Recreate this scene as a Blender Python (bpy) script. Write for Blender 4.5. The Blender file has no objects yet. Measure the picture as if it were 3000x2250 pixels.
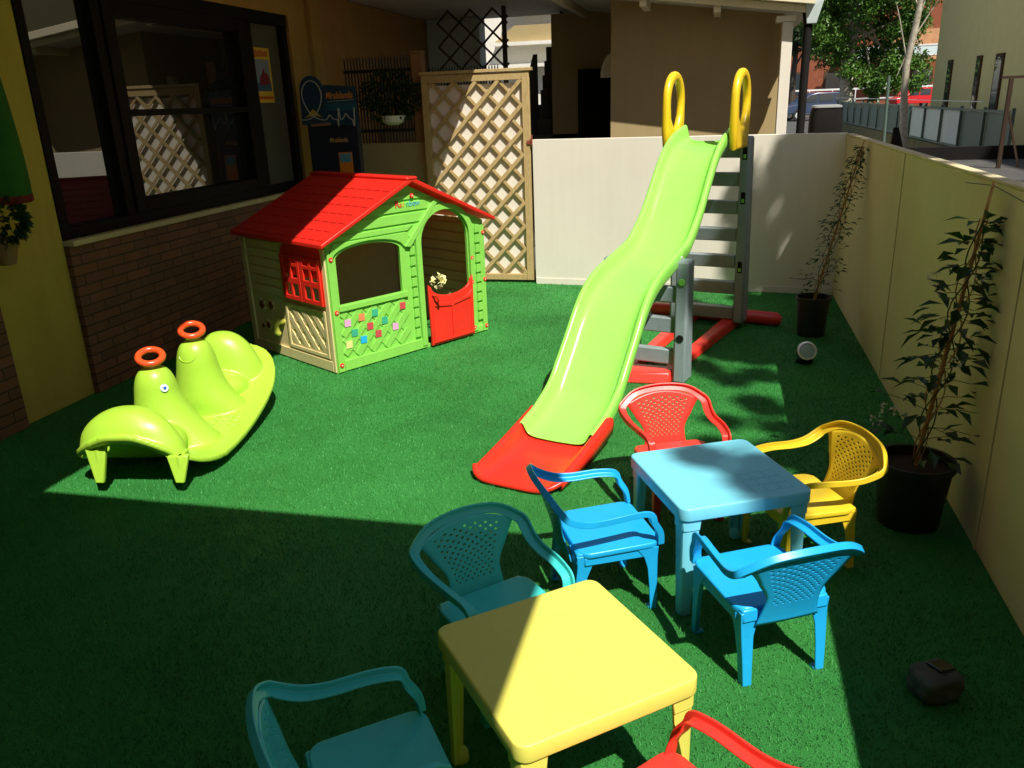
import bpy, bmesh, math, random
from mathutils import Vector, Matrix, Euler
random.seed(7)
R = math.radians
COL = bpy.context.scene.collection
D = Vector((-.44, .56, -1))          # direction in which sunlight travels

# ------------------------------------------------------------------ materials
def _nt(name):
    m = bpy.data.materials.new(name); m.use_nodes = True
    nt = m.node_tree; b = nt.nodes['Principled BSDF']
    return m, nt, b
def _noise(nt, scale, detail=4, rough=.55, coord='Object', vscale=None):
    tc = nt.nodes.new('ShaderNodeTexCoord'); n = nt.nodes.new('ShaderNodeTexNoise')
    n.inputs['Scale'].default_value = scale; n.inputs['Detail'].default_value = detail
    n.inputs['Roughness'].default_value = rough
    if vscale:
        mp = nt.nodes.new('ShaderNodeMapping'); mp.inputs['Scale'].default_value = vscale
        nt.links.new(tc.outputs[coord], mp.inputs[0]); nt.links.new(mp.outputs[0], n.inputs[0])
    else: nt.links.new(tc.outputs[coord], n.inputs[0])
    return n
def _ramp(nt, src, stops):
    r = nt.nodes.new('ShaderNodeValToRGB'); e = r.color_ramp.elements
    while len(e) < len(stops): e.new(.5)
    for k, (p, c) in enumerate(stops):
        e[k].position = p; e[k].color = (*c, 1)
    nt.links.new(src, r.inputs[0]); return r
def _bump(nt, b, src, strength, dist=.01):
    bp = nt.nodes.new('ShaderNodeBump'); bp.inputs['Strength'].default_value = strength
    bp.inputs['Distance'].default_value = dist
    nt.links.new(src, bp.inputs['Height']); nt.links.new(bp.outputs[0], b.inputs['Normal'])
def mul(c, k): return tuple(min(1, v * k) for v in c)
def plastic(name, c, rough=.35, scuff=.12, spec=.5, bump=.05, sss=0):
    m, nt, b = _nt(name)
    n = _noise(nt, 9, 6, .65)
    r = _ramp(nt, n.outputs[0], [(.3, mul(c, 1 - scuff)), (.7, c)])
    nd = _noise(nt, 26, 8, .75); rd = _ramp(nt, nd.outputs[0], [(.30, (.80, .78, .74)), (.44, (1, 1, 1))])
    ns = _noise(nt, 22, 3, .6, vscale=(1, 9, 1)); rs = _ramp(nt, ns.outputs[0], [(.66, (1, 1, 1)), (.72, (.93, .93, .92))])
    md = nt.nodes.new('ShaderNodeMixRGB'); md.blend_type = 'MULTIPLY'; md.inputs[0].default_value = min(1, scuff*6)
    ms = nt.nodes.new('ShaderNodeMixRGB'); ms.blend_type = 'MULTIPLY'; ms.inputs[0].default_value = 1
    nt.links.new(r.outputs[0], md.inputs[1]); nt.links.new(rd.outputs[0], md.inputs[2])
    nt.links.new(md.outputs[0], ms.inputs[1]); nt.links.new(rs.outputs[0], ms.inputs[2])
    nt.links.new(ms.outputs[0], b.inputs['Base Color'])
    n2 = _noise(nt, 60, 5, .7)
    mr = nt.nodes.new('ShaderNodeMapRange'); mr.inputs[3].default_value = rough * .8; mr.inputs[4].default_value = min(1, rough * 1.35)
    nt.links.new(n2.outputs[0], mr.inputs[0]); nt.links.new(mr.outputs[0], b.inputs['Roughness'])
    b.inputs['Specular IOR Level'].default_value = spec
    n3 = _noise(nt, 350, 2); _bump(nt, b, n3.outputs[0], bump, .002)
    return m
def plaster(name, c, c2=None, rough=.85, stain=.25, scale=2.2, bump=.25, streak=.3):
    m, nt, b = _nt(name); c2 = c2 or mul(c, 1 - stain)
    n = _noise(nt, scale, 8, .62)
    r = _ramp(nt, n.outputs[0], [(.32, c2), (.62, c)])
    n2 = _noise(nt, 2.2, 5, .6, vscale=(6, 6, .5))
    mx = nt.nodes.new('ShaderNodeMixRGB'); mx.blend_type = 'MULTIPLY'; mx.inputs[0].default_value = streak
    r2 = _ramp(nt, n2.outputs[0], [(.35, (.8, .79, .76)), (.6, (1, 1, 1))])
    nt.links.new(r.outputs[0], mx.inputs[1]); nt.links.new(r2.outputs[0], mx.inputs[2])
    nt.links.new(mx.outputs[0], b.inputs['Base Color']); b.inputs['Roughness'].default_value = rough
    b.inputs['Specular IOR Level'].default_value = .2
    n3 = _noise(nt, 130, 6, .7); _bump(nt, b, n3.outputs[0], bump, .004)
    return m
def wood(name, c, c2, axis=(1, 1, 1), rough=.7):
    m, nt, b = _nt(name)
    n = _noise(nt, 14, 6, .6, vscale=axis)
    r = _ramp(nt, n.outputs[0], [(.3, c2), (.65, c)])
    nt.links.new(r.outputs[0], b.inputs['Base Color']); b.inputs['Roughness'].default_value = rough
    _bump(nt, b, n.outputs[0], .3, .003); return m
def leafmat(name, c, c2, rough=.45, scale=9):
    m, nt, b = _nt(name)
    n = _noise(nt, scale, 3); r = _ramp(nt, n.outputs[0], [(.35, c2), (.65, c)])
    nt.links.new(r.outputs[0], b.inputs['Base Color']); b.inputs['Roughness'].default_value = rough
    try: b.inputs['Subsurface Weight'].default_value = 0
    except: pass
    tr = nt.nodes.new('ShaderNodeBsdfTranslucent'); mx = nt.nodes.new('ShaderNodeMixShader'); mx.inputs[0].default_value = .3
    nt.links.new(r.outputs[0], tr.inputs[0])
    nt.links.new(b.outputs[0], mx.inputs[1]); nt.links.new(tr.outputs[0], mx.inputs[2])
    nt.links.new(mx.outputs[0], nt.nodes['Material Output'].inputs[0]); return m
def brickmat(name):
    m, nt, b = _nt(name)
    tc = nt.nodes.new('ShaderNodeTexCoord'); sp = nt.nodes.new('ShaderNodeSeparateXYZ'); cb = nt.nodes.new('ShaderNodeCombineXYZ')
    nt.links.new(tc.outputs['Object'], sp.inputs[0]); nt.links.new(sp.outputs[1], cb.inputs[0]); nt.links.new(sp.outputs[2], cb.inputs[1])
    br = nt.nodes.new('ShaderNodeTexBrick'); br.inputs['Scale'].default_value = 1
    br.inputs['Brick Width'].default_value = .26; br.inputs['Row Height'].default_value = .066
    br.inputs['Mortar Size'].default_value = .006; br.inputs['Mortar Smooth'].default_value = .3
    br.inputs['Color1'].default_value = (.25, .105, .05, 1); br.inputs['Color2'].default_value = (.16, .075, .04, 1)
    br.inputs['Mortar'].default_value = (.07, .040, .024, 1)
    nt.links.new(cb.outputs[0], br.inputs[0])
    n = _noise(nt, 5, 8, .7); r = _ramp(nt, n.outputs[0], [(.3, (.65, .6, .55)), (.7, (1.0, 1, 1))])
    mx = nt.nodes.new('ShaderNodeMixRGB'); mx.blend_type = 'MULTIPLY'; mx.inputs[0].default_value = .8
    nt.links.new(br.outputs[0], mx.inputs[1]); nt.links.new(r.outputs[0], mx.inputs[2])
    nt.links.new(mx.outputs[0], b.inputs['Base Color']); b.inputs['Roughness'].default_value = .8
    inv = nt.nodes.new('ShaderNodeMath'); inv.operation = 'SUBTRACT'; inv.inputs[0].default_value = 1
    nt.links.new(br.outputs['Fac'], inv.inputs[1]); _bump(nt, b, inv.outputs[0], .6, .006)
    return m
def translucent(m, k):
    nt = m.node_tree; b = nt.nodes['Principled BSDF']; tr = nt.nodes.new('ShaderNodeBsdfTranslucent'); mx = nt.nodes.new('ShaderNodeMixShader')
    mx.inputs[0].default_value = k; tr.inputs[0].default_value = (.98, .20, .03, 1)
    nt.links.new(b.outputs[0], mx.inputs[1]); nt.links.new(tr.outputs[0], mx.inputs[2]); nt.links.new(mx.outputs[0], nt.nodes['Material Output'].inputs[0]); return m
def glassmat(name, tint=(.012, .013, .012), ior=1.9, rough=.015):
    m, nt, b = _nt(name)
    b.inputs['Base Color'].default_value = (*tint, 1); b.inputs['Roughness'].default_value = rough
    b.inputs['IOR'].default_value = ior
    n = _noise(nt, 1.3, 2); _bump(nt, b, n.outputs[0], .02, .02)
    return m
def turfmat(name, base=(.028, .175, .03), tip=(.06, .33, .06), fine=True):
    m, nt, b = _nt(name)
    n = _noise(nt, 1.1, 6, .6); n2 = _noise(nt, 210, 3, .7)
    r1 = _ramp(nt, n.outputs[0], [(.32, (.70, .74, .70)), (.50, (.98, .98, .98)), (.68, (1.2, 1.16, 1.15))])
    r2 = _ramp(nt, n2.outputs[0], [(.36, base), (.64, tip)])
    mx = nt.nodes.new('ShaderNodeMixRGB'); mx.blend_type = 'MULTIPLY'; mx.inputs[0].default_value = 1
    nt.links.new(r2.outputs[0], mx.inputs[1]); nt.links.new(r1.outputs[0], mx.inputs[2])
    nt.links.new(mx.outputs[0], b.inputs['Base Color'])
    b.inputs['Roughness'].default_value = .5; b.inputs['Specular IOR Level'].default_value = .2
    if fine: _bump(nt, b, n2.outputs[0], .8, .008)
    return m
def metal(name, c, rough=.3, met=1.0):
    m = plastic(name, c, rough, .1, .5, .02); m.node_tree.nodes['Principled BSDF'].inputs['Metallic'].default_value = met; return m

M = dict(
 turf=turfmat('turf', (.022, .17, .030), (.045, .26, .052)), blade=turfmat('blade', (.026, .20, .036), (.09, .36, .10), False),
 wall=plaster('wall_cream', (.80, .75, .635), stain=.04, bump=.10, streak=.15),
 wall_r=plaster('wall_side', (.66, .59, .37), (.61, .54, .33), streak=.12, bump=.12),
 wall_y=plaster('wall_yellow', (.52, .40, .08), (.46, .35, .065)),
 wall_o=plaster('wall_orange', (.46, .27, .09), (.40, .235, .075)),
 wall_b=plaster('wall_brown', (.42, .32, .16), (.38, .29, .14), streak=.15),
 ceil=plaster('ceiling_white', (.72, .70, .62), stain=.1),
 brick=brickmat('brick'), sill=plaster('sill', (.62, .54, .30), stain=.2),
 frame=plastic('window_frame', (.008, .006, .005), .6, spec=.15), glass=glassmat('glass', ior=2.2),
 frost=glassmat('frosted', (.10, .10, .08), 1.5, .25),
 dark=plastic('dark', (.012, .011, .010), .85, spec=.15), iron=plastic('iron', (.016, .015, .014), .5),
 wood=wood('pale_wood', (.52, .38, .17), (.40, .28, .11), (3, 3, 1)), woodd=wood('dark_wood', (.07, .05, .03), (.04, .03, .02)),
 post=plaster('post_brown', (.30, .17, .08)), white=plastic('white_paint', (.80, .79, .74), .45),
 eave=plaster('eave_cream', (.80, .74, .52), stain=.08, bump=.05),
 red=plastic('red', (.86, .032, .016), .32), redroof=translucent(plastic('roof_red', (.84, .030, .018), .38), .28), redd=plastic('red_door', (.86, .035, .018), .34),
 green=plastic('house_green', (.27, .68, .10), .38), tan=plastic('house_tan', (.78, .64, .31), .42),
 slide=plastic('slide_green', (.33, .84, .12), .18, .05, .6, .02), grey=plastic('slide_grey', (.27, .33, .345), .42), yel=plastic('handle_yellow', (.90, .60, .02), .3),
 rock=plastic('rocker_lime', (.38, .64, .05), .34, .05), ring=plastic('ring_orange', (.90, .09, .02), .25),
 tyel=plastic('table_yellow', (.80, .745, .13), .42, .05), tblue=plastic('table_blue', (.20, .66, .82), .34, .06),
 cblue=plastic('chair_blue', (.015, .41, .82), .3, .08), cteal=plastic('chair_teal', (.06, .64, .60), .38, .08),
 cred=plastic('chair_red', (.87, .045, .03), .32, .08), cyel=plastic('chair_yellow', (.85, .60, .03), .32, .08),
 eyew=plastic('eye_white', (.8, .9, .9), .3), eyeb=plastic('eye_blue', (.02, .10, .45), .3),
 pot=plastic('pot_black', (.012, .012, .012), .5), cane=wood('cane', (.42, .22, .07), (.30, .15, .05)), soil=plaster('soil', (.05, .035, .02)),
 leaf=leafmat('leaf', (.035, .095, .02), (.014, .045, .01)), leaf2=leafmat('leaf_bright', (.13, .27, .03), (.05, .13, .02), scale=1.5),
 leafn=plastic('leaf_shade', (.03, .07, .015), .6),
 leafd=leafmat('leaf_dark', (.03, .07, .015), (.015, .04, .01)), flower=plastic('flower', (.7, .7, .62), .6),
 trunk=wood('trunk_pale', (.52, .48, .38), (.28, .24, .17)), stone=plaster('stone', (.13, .118, .095), (.085, .078, .06), scale=14, bump=.6),
 steel=metal('steel', (.85, .86, .84), .35, .6), lens=glassmat('lens', (.34, .42, .38), 1.6, .3),
 brass=plastic('brass', (.60, .60, .08), .3), asphalt=plaster('asphalt', (.10, .098, .09), (.07, .07, .068), stain=.3, bump=.4),
 byel=plaster('building_yellow', (.74, .67, .32), (.70, .62, .29), streak=.15, bump=.1), bred=plaster('building_red', (.28, .09, .045), (.22, .07, .035)),
 borange=plaster('building_orange', (.60, .32, .16)), bwhite=plaster('building_white', (.80, .77, .68), stain=.08), shutter=plaster('shutter_brown', (.10, .055, .03)),
 fenceg=plastic('fence_green', (.10, .16, .13), .5), fencep=plastic('fence_pale', (.62, .72, .70), .5), mosswall=plaster('moss_wall', (.20, .18, .09), (.11, .12, .05), scale=4),
 carred=plastic('car_red', (.60, .015, .02), .15, .03), carblue=plastic('car_blue', (.04, .06, .11), .25, .03), lid=plastic('bin_lid', (.30, .31, .30), .5), carglass=glassmat('car_glass', (.03, .04, .05)), tyre=plastic('tyre', (.012, .012, .012), .7),
 rust=plaster('rust', (.055, .032, .02)), bluecloth=plaster('blue_cloth', (.30, .38, .60), stain=.1), roofred=plaster('roof_tiles', (.42, .13, .07)),
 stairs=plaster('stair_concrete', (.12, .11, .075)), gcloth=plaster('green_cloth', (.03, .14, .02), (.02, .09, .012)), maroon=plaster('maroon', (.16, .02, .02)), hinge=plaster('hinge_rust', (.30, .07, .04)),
)
def flat(name, c, rough=.5): return plastic(name, c, rough, .04)
_fc = {}
def fm(c, rough=.5):
    k = tuple(round(v, 3) for v in c)
    if k not in _fc: _fc[k] = flat('paint', c, rough)
    return _fc[k]

# ------------------------------------------------------------------ object helpers
def link(o, parent=None):
    COL.objects.link(o)
    if parent is not None: o.parent = parent
    return o
def bevel(o, w=.003, seg=2, ang=35):
    md = o.modifiers.new('bevel', 'BEVEL'); md.width = w; md.segments = seg; md.limit_method = 'ANGLE'; md.angle_limit = R(ang); return o
def smooth(o, auto=True):
    for p in o.data.polygons: p.use_smooth = True
    if auto:
        try: o.data.set_sharp_from_angle(angle=R(38))
        except Exception: pass
    return o
def obj(name, bm, mat, parent=None, bev=0, sm=False, norm=True):
    me = bpy.data.meshes.new(name)
    if norm: bmesh.ops.recalc_face_normals(bm, faces=bm.faces)
    bm.to_mesh(me); bm.free()
    for m in (mat if isinstance(mat, (list, tuple)) else [mat]): me.materials.append(m)
    o = bpy.data.objects.new(name, me); link(o, parent)
    if sm: smooth(o)
    if bev: bevel(o, bev); smooth(o)
    return o
def tag(o, label=None, cat=None, group=None, kind=None):
    if label: o['label'] = label
    if cat: o['category'] = cat
    if group: o['group'] = group
    if kind: o['kind'] = kind
    return o
def thing(name, label, cat, loc=(0, 0, 0), rz=0, group=None):
    o = bpy.data.objects.new(name, None); o.empty_display_size = .1; link(o)
    o.location = loc; o.rotation_euler = (0, 0, rz); return tag(o, label, cat, group)
def copy_tree(o, parent=None):
    c = o.copy(); COL.objects.link(c); c.parent = parent
    for ch in list(o.children): copy_tree(ch, c)
    return c
def B(): return bmesh.new()
def box(bm, x0, x1, y0, y1, z0, z1, mi=0):
    v = [bm.verts.new(p) for p in ((x0,y0,z0),(x1,y0,z0),(x1,y1,z0),(x0,y1,z0),(x0,y0,z1),(x1,y0,z1),(x1,y1,z1),(x0,y1,z1))]
    for f in ((0,3,2,1),(4,5,6,7),(0,1,5,4),(1,2,6,5),(2,3,7,6),(3,0,4,7)):
        bm.faces.new([v[i] for i in f]).material_index = mi
    return bm
def hexa(bm, lo, hi):
    """solid between two 4-point rings"""
    v = [bm.verts.new(p) for p in list(lo) + list(hi)]
    for f in ((0,3,2,1),(4,5,6,7),(0,1,5,4),(1,2,6,5),(2,3,7,6),(3,0,4,7)): bm.faces.new([v[i] for i in f])
    return bm
def bar(bm, a, b_, w, t, up=(0, 0, 1), w2=None, t2=None):
    a, b_ = Vector(a), Vector(b_); d = (b_ - a).normalized(); up = Vector(up)
    s = d.cross(up)
    if s.length < 1e-4: s = d.cross(Vector((1, 0, 0)))
    s.normalize(); u = s.cross(d).normalized(); w2 = w if w2 is None else w2; t2 = t if t2 is None else t2
    hexa(bm, [a - s*w/2 - u*t/2, a + s*w/2 - u*t/2, a + s*w/2 + u*t/2, a - s*w/2 + u*t/2],
             [b_ - s*w2/2 - u*t2/2, b_ + s*w2/2 - u*t2/2, b_ + s*w2/2 + u*t2/2, b_ - s*w2/2 + u*t2/2])
    return bm
def tube(bm, pts, rad, n=10, close=False, cap=True):
    pts = [Vector(p) for p in pts]; rr = rad if isinstance(rad, (list, tuple)) else [rad] * len(pts)
    rings = []; prev = None; N = len(pts)
    for i, p in enumerate(pts):
        if close: t = pts[(i+1) % N] - pts[i-1]
        else: t = pts[min(i+1, N-1)] - pts[max(i-1, 0)]
        t.normalize()
        if prev is None:
            s = t.cross(Vector((0, 0, 1)))
            if s.length < 1e-3: s = t.cross(Vector((1, 0, 0)))
        else: s = prev - t * prev.dot(t)
        s.normalize(); prev = s; u = t.cross(s)
        rings.append([bm.verts.new(p + (s*math.cos(2*math.pi*k/n) + u*math.sin(2*math.pi*k/n)) * rr[i]) for k in range(n)])
    m = N if close else N - 1
    for i in range(m):
        A, C = rings[i], rings[(i+1) % N]
        for k in range(n): bm.faces.new((A[k], A[(k+1) % n], C[(k+1) % n], C[k]))
    if not close and cap: bm.faces.new(rings[0][::-1]); bm.faces.new(rings[-1])
    return bm
def lathe(bm, prof, n=28, c=(0, 0, 0), cap=True):
    rings = []
    for r, z in prof:
        rings.append([bm.verts.new((c[0] + r*math.cos(2*math.pi*k/n), c[1] + r*math.sin(2*math.pi*k/n), c[2] + z)) for k in range(n)])
    for i in range(len(prof) - 1):
        for k in range(n): bm.faces.new((rings[i][k], rings[i][(k+1) % n], rings[i+1][(k+1) % n], rings[i+1][k]))
    if cap: bm.faces.new(rings[0][::-1]); bm.faces.new(rings[-1])
    return bm
def loft(bm, rings, close_ring=True, cap=True):
    vs = [[bm.verts.new(p) for p in r] for r in rings]; n = len(vs[0])
    for A, C in zip(vs, vs[1:]):
        for k in range(n if close_ring else n - 1): bm.faces.new((A[k], A[(k+1) % n], C[(k+1) % n], C[k]))
    if cap and close_ring: bm.faces.new(vs[0][::-1]); bm.faces.new(vs[-1])
    return bm
def ellipsoid(bm, c, r, seg=24, rings=14, rot=None):
    m = Matrix.Translation(c) @ (rot.to_matrix().to_4x4() if rot else Matrix.Identity(4)) @ Matrix.Diagonal((*r, 1))
    bmesh.ops.create_uvsphere(bm, u_segments=seg, v_segments=rings, radius=1, matrix=m); return bm
def cr(pts, n=8):
    """catmull-rom through tuples"""
    out = []; P = [pts[0]] + list(pts) + [pts[-1]]
    for i in range(1, len(P) - 2):
        for k in range(n):
            t = k / n
            out.append(tuple(.5 * (2*b + (c-a)*t + (2*a-5*b+4*c-d)*t*t + (3*b-a-3*c+d)*t**3) for a, b, c, d in zip(P[i-1], P[i], P[i+1], P[i+2])))
    out.append(tuple(pts[-1])); return out
def arc(cx, cy, rx, ry, a0, a1, n=12):
    return [(cx + rx*math.cos(R(a0 + (a1-a0)*k/n)), cy + ry*math.sin(R(a0 + (a1-a0)*k/n))) for k in range(n+1)]
def rrect(x0, x1, y0, y1, r, n=5):
    return arc(x1-r, y1-r, r, r, 0, 90, n) + arc(x0+r, y1-r, r, r, 90, 180, n) + arc(x0+r, y0+r, r, r, 180, 270, n) + arc(x1-r, y0+r, r, r, 270, 360, n)
def shape_mesh(loops, t, bd=0, res=2):
    """flat plate in XY with holes, centred on z=0, thickness t"""
    cu = bpy.data.curves.new('shape', 'CURVE'); cu.dimensions = '2D'; cu.fill_mode = 'BOTH'; cu.extrude = max(t/2 - bd, .0002)
    cu.bevel_depth = bd; cu.bevel_resolution = res
    if bd: cu.offset = -bd
    for L in loops:
        s = cu.splines.new('POLY'); s.points.add(len(L) - 1); s.use_cyclic_u = True
        for q, p in zip(s.points, L): q.co = (p[0], p[1], 0, 1)
    o = bpy.data.objects.new('tmp', cu); me = bpy.data.meshes.new_from_object(o)
    bpy.data.objects.remove(o); bpy.data.curves.remove(cu); return me
FR = Matrix(((1,0,0,0),(0,0,-1,0),(0,1,0,0),(0,0,0,1)))    # XY plate -> stands in XZ, its front to -Y
SD = Matrix(((0,0,-1,0),(1,0,0,0),(0,1,0,0),(0,0,0,1)))    # XY plate -> stands in YZ, front to -X
def plate(name, loops, t, mat, parent=None, mx=None, off=(0, 0, 0), bd=0, sm=True):
    me = shape_mesh(loops, t, bd); me.name = name
    me.transform(Matrix.Translation(off) @ (mx or Matrix.Identity(4)))
    me.materials.clear(); me.materials.append(mat)
    o = bpy.data.objects.new(name, me); link(o, parent)
    if sm: smooth(o)
    return o
def text(name, s, size, mat, parent, mx, off, extrude=.001, align='LEFT', shear=0, sx=1):
    cu = bpy.data.curves.new('t', 'FONT'); cu.body = s; cu.size = size; cu.extrude = extrude; cu.align_x = align; cu.shear = shear
    cu.offset = size*.012
    o = bpy.data.objects.new('tmp', cu); me = bpy.data.meshes.new_from_object(o); bpy.data.objects.remove(o)
    me.transform(Matrix.Translation(off) @ mx @ Matrix.Diagonal((sx, 1, 1, 1))); me.materials.clear(); me.materials.append(mat); me.name = name
    o = bpy.data.objects.new(name, me); return link(o, parent)
def join_me(bm, me, mx=None):
    b2 = bmesh.new(); b2.from_mesh(me)
    if mx: bmesh.ops.transform(b2, matrix=mx, verts=b2.verts)
    tmp = bpy.data.meshes.new('j'); b2.to_mesh(tmp); b2.free(); bm.from_mesh(tmp); bpy.data.meshes.remove(tmp); return bm

#@@CAMERA
f, PITCH, ROLL, YAW = 2387.355, R(19.0387), R(-2.17973), R(14.26103)
def cam_axes():
    cy, sy, cp, sp, c2, s2 = math.cos(YAW), math.sin(YAW), math.cos(PITCH), math.sin(PITCH), math.cos(ROLL), math.sin(ROLL)
    Rz = Matrix(((cy, sy, 0), (-sy, cy, 0), (0, 0, 1))); base = Matrix(((1,0,0),(0,0,-1),(0,1,0)))
    Rx = Matrix(((1,0,0),(0,cp,-sp),(0,sp,cp))); Ro = Matrix(((c2,-s2,0),(s2,c2,0),(0,0,1)))
    return Ro @ Rx @ base @ Rz
CM = cam_axes()
cam = bpy.data.cameras.new('camera'); co = bpy.data.objects.new('camera', cam); link(co)
X, Y, Z = Vector(CM[0]), -Vector(CM[1]), -Vector(CM[2])
co.matrix_world = Matrix(((X.x, Y.x, Z.x, 0), (X.y, Y.y, Z.y, 0), (X.z, Y.z, Z.z, 1.75), (0, 0, 0, 1)))
cam.sensor_width = 36; cam.lens = f / 3000 * 36; cam.clip_start = .05; cam.clip_end = 600
bpy.context.scene.camera = co

# ------------------------------------------------------------------ light
sc = bpy.context.scene
w = bpy.data.worlds.new('World'); sc.world = w; w.use_nodes = True
nt = w.node_tree; sky = nt.nodes.new('ShaderNodeTexSky'); sky.sky_type = 'NISHITA'; sky.sun_disc = False
to_sun = -D.normalized(); elev = math.asin(to_sun.z); az = math.atan2(to_sun.x, to_sun.y)
sky.sun_elevation = elev; sky.sun_rotation = az
nt.links.new(sky.outputs[0], nt.nodes['Background'].inputs[0]); nt.nodes['Background'].inputs[1].default_value = .075
sun = bpy.data.lights.new('sun', 'SUN'); so = bpy.data.objects.new('sun', sun); link(so)
sun.energy = 5.0; sun.angle = R(.5); sun.color = (1, .95, .86)
so.rotation_euler = D.to_track_quat('-Z', 'Y').to_euler(); so.location = (10, -12, 25)
sc.view_settings.view_transform = 'Standard'; sc.view_settings.look = 'None'; sc.view_settings.exposure = .38
#@@END

# ------------------------------------------------------------------ setting: ground
bm = B(); box(bm, -200, 300, -60, 400, -.25, -.02)
tag(obj('ground', bm, M['asphalt']), kind='structure')
bm = B(); box(bm, -4.1, 1.08, -2.2, 8.2, -.018, 0)
tag(obj('lawn', bm, M['turf']), kind='structure')
def blades():
    rnd = random.Random(3); co_ = []; n = 0
    me = bpy.data.meshes.new('artificial_grass')
    vv = []
    for i in range(330000):
        # denser near the camera
        y = 1.0 + 7.2 * rnd.random() ** 1.45; x = -3.98 + 5.04 * rnd.random()
        if x < -.36*y - 2.9 or x > .62 * y + .9: continue
        h = .007 + .009 * rnd.random(); a = rnd.random() * 6.283; lx = (rnd.random()-.5)*.014; ly = (rnd.random()-.5)*.014
        wd = (.0011 + .0009*rnd.random()) * (1 + .07*y); cx, sy_ = math.cos(a)*wd, math.sin(a)*wd
        vv += [x-cx, y-sy_, 0, x+cx, y+sy_, 0, x+lx, y+ly, h]; n += 1
    me.vertices.add(3*n); me.vertices.foreach_set('co', vv)
    me.loops.add(3*n); me.loops.foreach_set('vertex_index', list(range(3*n)))
    me.polygons.add(n); me.polygons.foreach_set('loop_start', list(range(0, 3*n, 3))); me.update(calc_edges=True)
    me.materials.append(M['blade']); o = bpy.data.objects.new('artificial_grass', me); link(o)
    tag(o, 'short bright green artificial grass covering the courtyard', 'grass', kind='stuff')
blades()

# ------------------------------------------------------------------ left building (window wall), ceilings
XL = -3.97
def left_building():
    t = thing('house_building', 'ochre plastered building with brick base and wide dark window along the left side', 'building', (XL, 6, 0))
    P = lambda x0, x1, y0, y1, z0, z1, n, m, b=0, par=t: obj(n, box(B(), x0-XL, x1-XL, y0-6, y1-6, z0, z1), m, par, b)
    P(-8, XL-.30, -3, 12.2, 0, 9, 'wall', M['wall_o'])
    P(XL-.30, XL+.0, 4.36, 7.66, 0, .985, 'brick_base', M['brick'])
    P(XL-.30, XL+.0, -3, 3.75, 0, .985, 'brick_base', M['brick'])
    P(XL-.30, XL-.01, -3, 3.745, .985, 2.86, 'wall', M['wall_y'])
    P(XL-.30, XL-.04, 3.75, 4.36, 0, 2.86, 'pillar', M['wall_y'], .004)
    P(XL-.30, XL-.02, 7.66, 12.0, 0, 2.86, 'wall', M['wall_o'])
    P(XL-.30, XL-.02, 4.362, 7.655, 2.60, 2.86, 'wall', M['wall_o'])
    P(XL-.02, XL+.035, 8.02, 8.22, 0, 2.86, 'pilaster', M['wall_o'], .004)
    P(XL-.28, XL+.03, 4.37, 7.655, .985, 1.022, 'sill', M['sill'], .004)
    # window
    wt = P(XL-.16, XL-.02, 4.36, 7.62, 2.50, 2.60, 'window', M['frame'], .004)
    F = lambda y0, y1, z0, z1, x0=XL-.14, x1=XL-.03, n='frame': P(x0, x1, y0, y1, z0, z1, n, M['frame'], .003, wt)
    wt.location = (0, 0, 0)
    F(4.36, 4.43, 1.022, 2.498); F(7.54, 7.62, 1.022, 2.498); F(4.432, 7.538, 1.022, 1.10)
    F(5.0, 5.09, 1.102, 2.498); F(6.86, 6.98, 1.102, 2.498)
    # middle casement, slightly proud
    F(5.092, 5.20, 1.102, 2.498, XL-.11, XL-.015); F(6.74, 6.858, 1.102, 2.498, XL-.11, XL-.015)
    F(5.202, 6.738, 2.40, 2.498, XL-.11, XL-.015); F(5.202, 6.738, 1.102, 1.19, XL-.11, XL-.015); F(5.202, 6.738, 1.755, 1.80, XL-.11, XL-.015)
    for y0, y1 in ((4.43, 5.0), (5.20, 6.74)):
        P(XL-.10, XL-.09, y0, y1, 1.10, 2.50, 'pane', M['glass'], 0, wt)
    P(XL-.10, XL-.09, 6.98, 7.54, 1.10, 2.50, 'pane', M['frost'], 0, wt)
    P(XL-1.2, XL-.31, 4.4, 7.6, 1.1, 2.5, 'interior', M['dark']) if False else None
    return t
left_building()
# poster on the right pane
def poster():
    t = thing('poster', 'small yellow-edged poster with red ride picture on the right window pane', 'poster', (XL-.083, 7.17, 1.83))
    mx = Matrix(((0,0,1,0),(1,0,0,0),(0,1,0,0),(0,0,0,1)))   # plate faces +X
    def pr(n, loops, c, k): return plate(n, loops, .003, fm(c), t, mx, (k, 0, 0))
    rc = lambda a, b_, c, d: [[(a, c), (b_, c), (b_, d), (a, d)]]
    pr('sheet', rc(-.165, .165, 0, .47), (.75, .48, .03), 0)
    pr('picture', rc(-.14, .13, .10, .37), (.22, .28, .36), .003)
    pr('sea', rc(-.14, .13, .10, .17), (.05, .10, .20), .0055)
    pr('rider', [[(-.07, .16), (.0, .15), (.11, .17), (.10, .22), (.07, .26), (.05, .24), (.02, .29), (-.01, .25), (-.05, .22)]], (.22, .01, .02), .0075)
    pr('title', [[(-.14, .385), (-.10, .45), (-.05, .44), (.0, .45), (.06, .44), (.13, .445), (.13, .40), (.05, .395), (-.04, .39)]], (.55, .16, .01), .003)
    pr('footer', rc(-.15, .15, .03, .055), (.55, .10, .01), .003)
poster()

bm = B(); box(bm, XL-.2, -1.93, -2.1, 12.0, 2.87, 3.07); box(bm, -1.928, .64, -2.1, 1.29, 2.87, 3.07); box(bm, -1.928, -1.15, 9.3, 12.0, 2.872, 3.07)
tag(obj('balcony_slab', bm, M['ceil']), 'white plastered balcony slab overhanging the left wall and back corner', 'ceiling')
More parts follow.
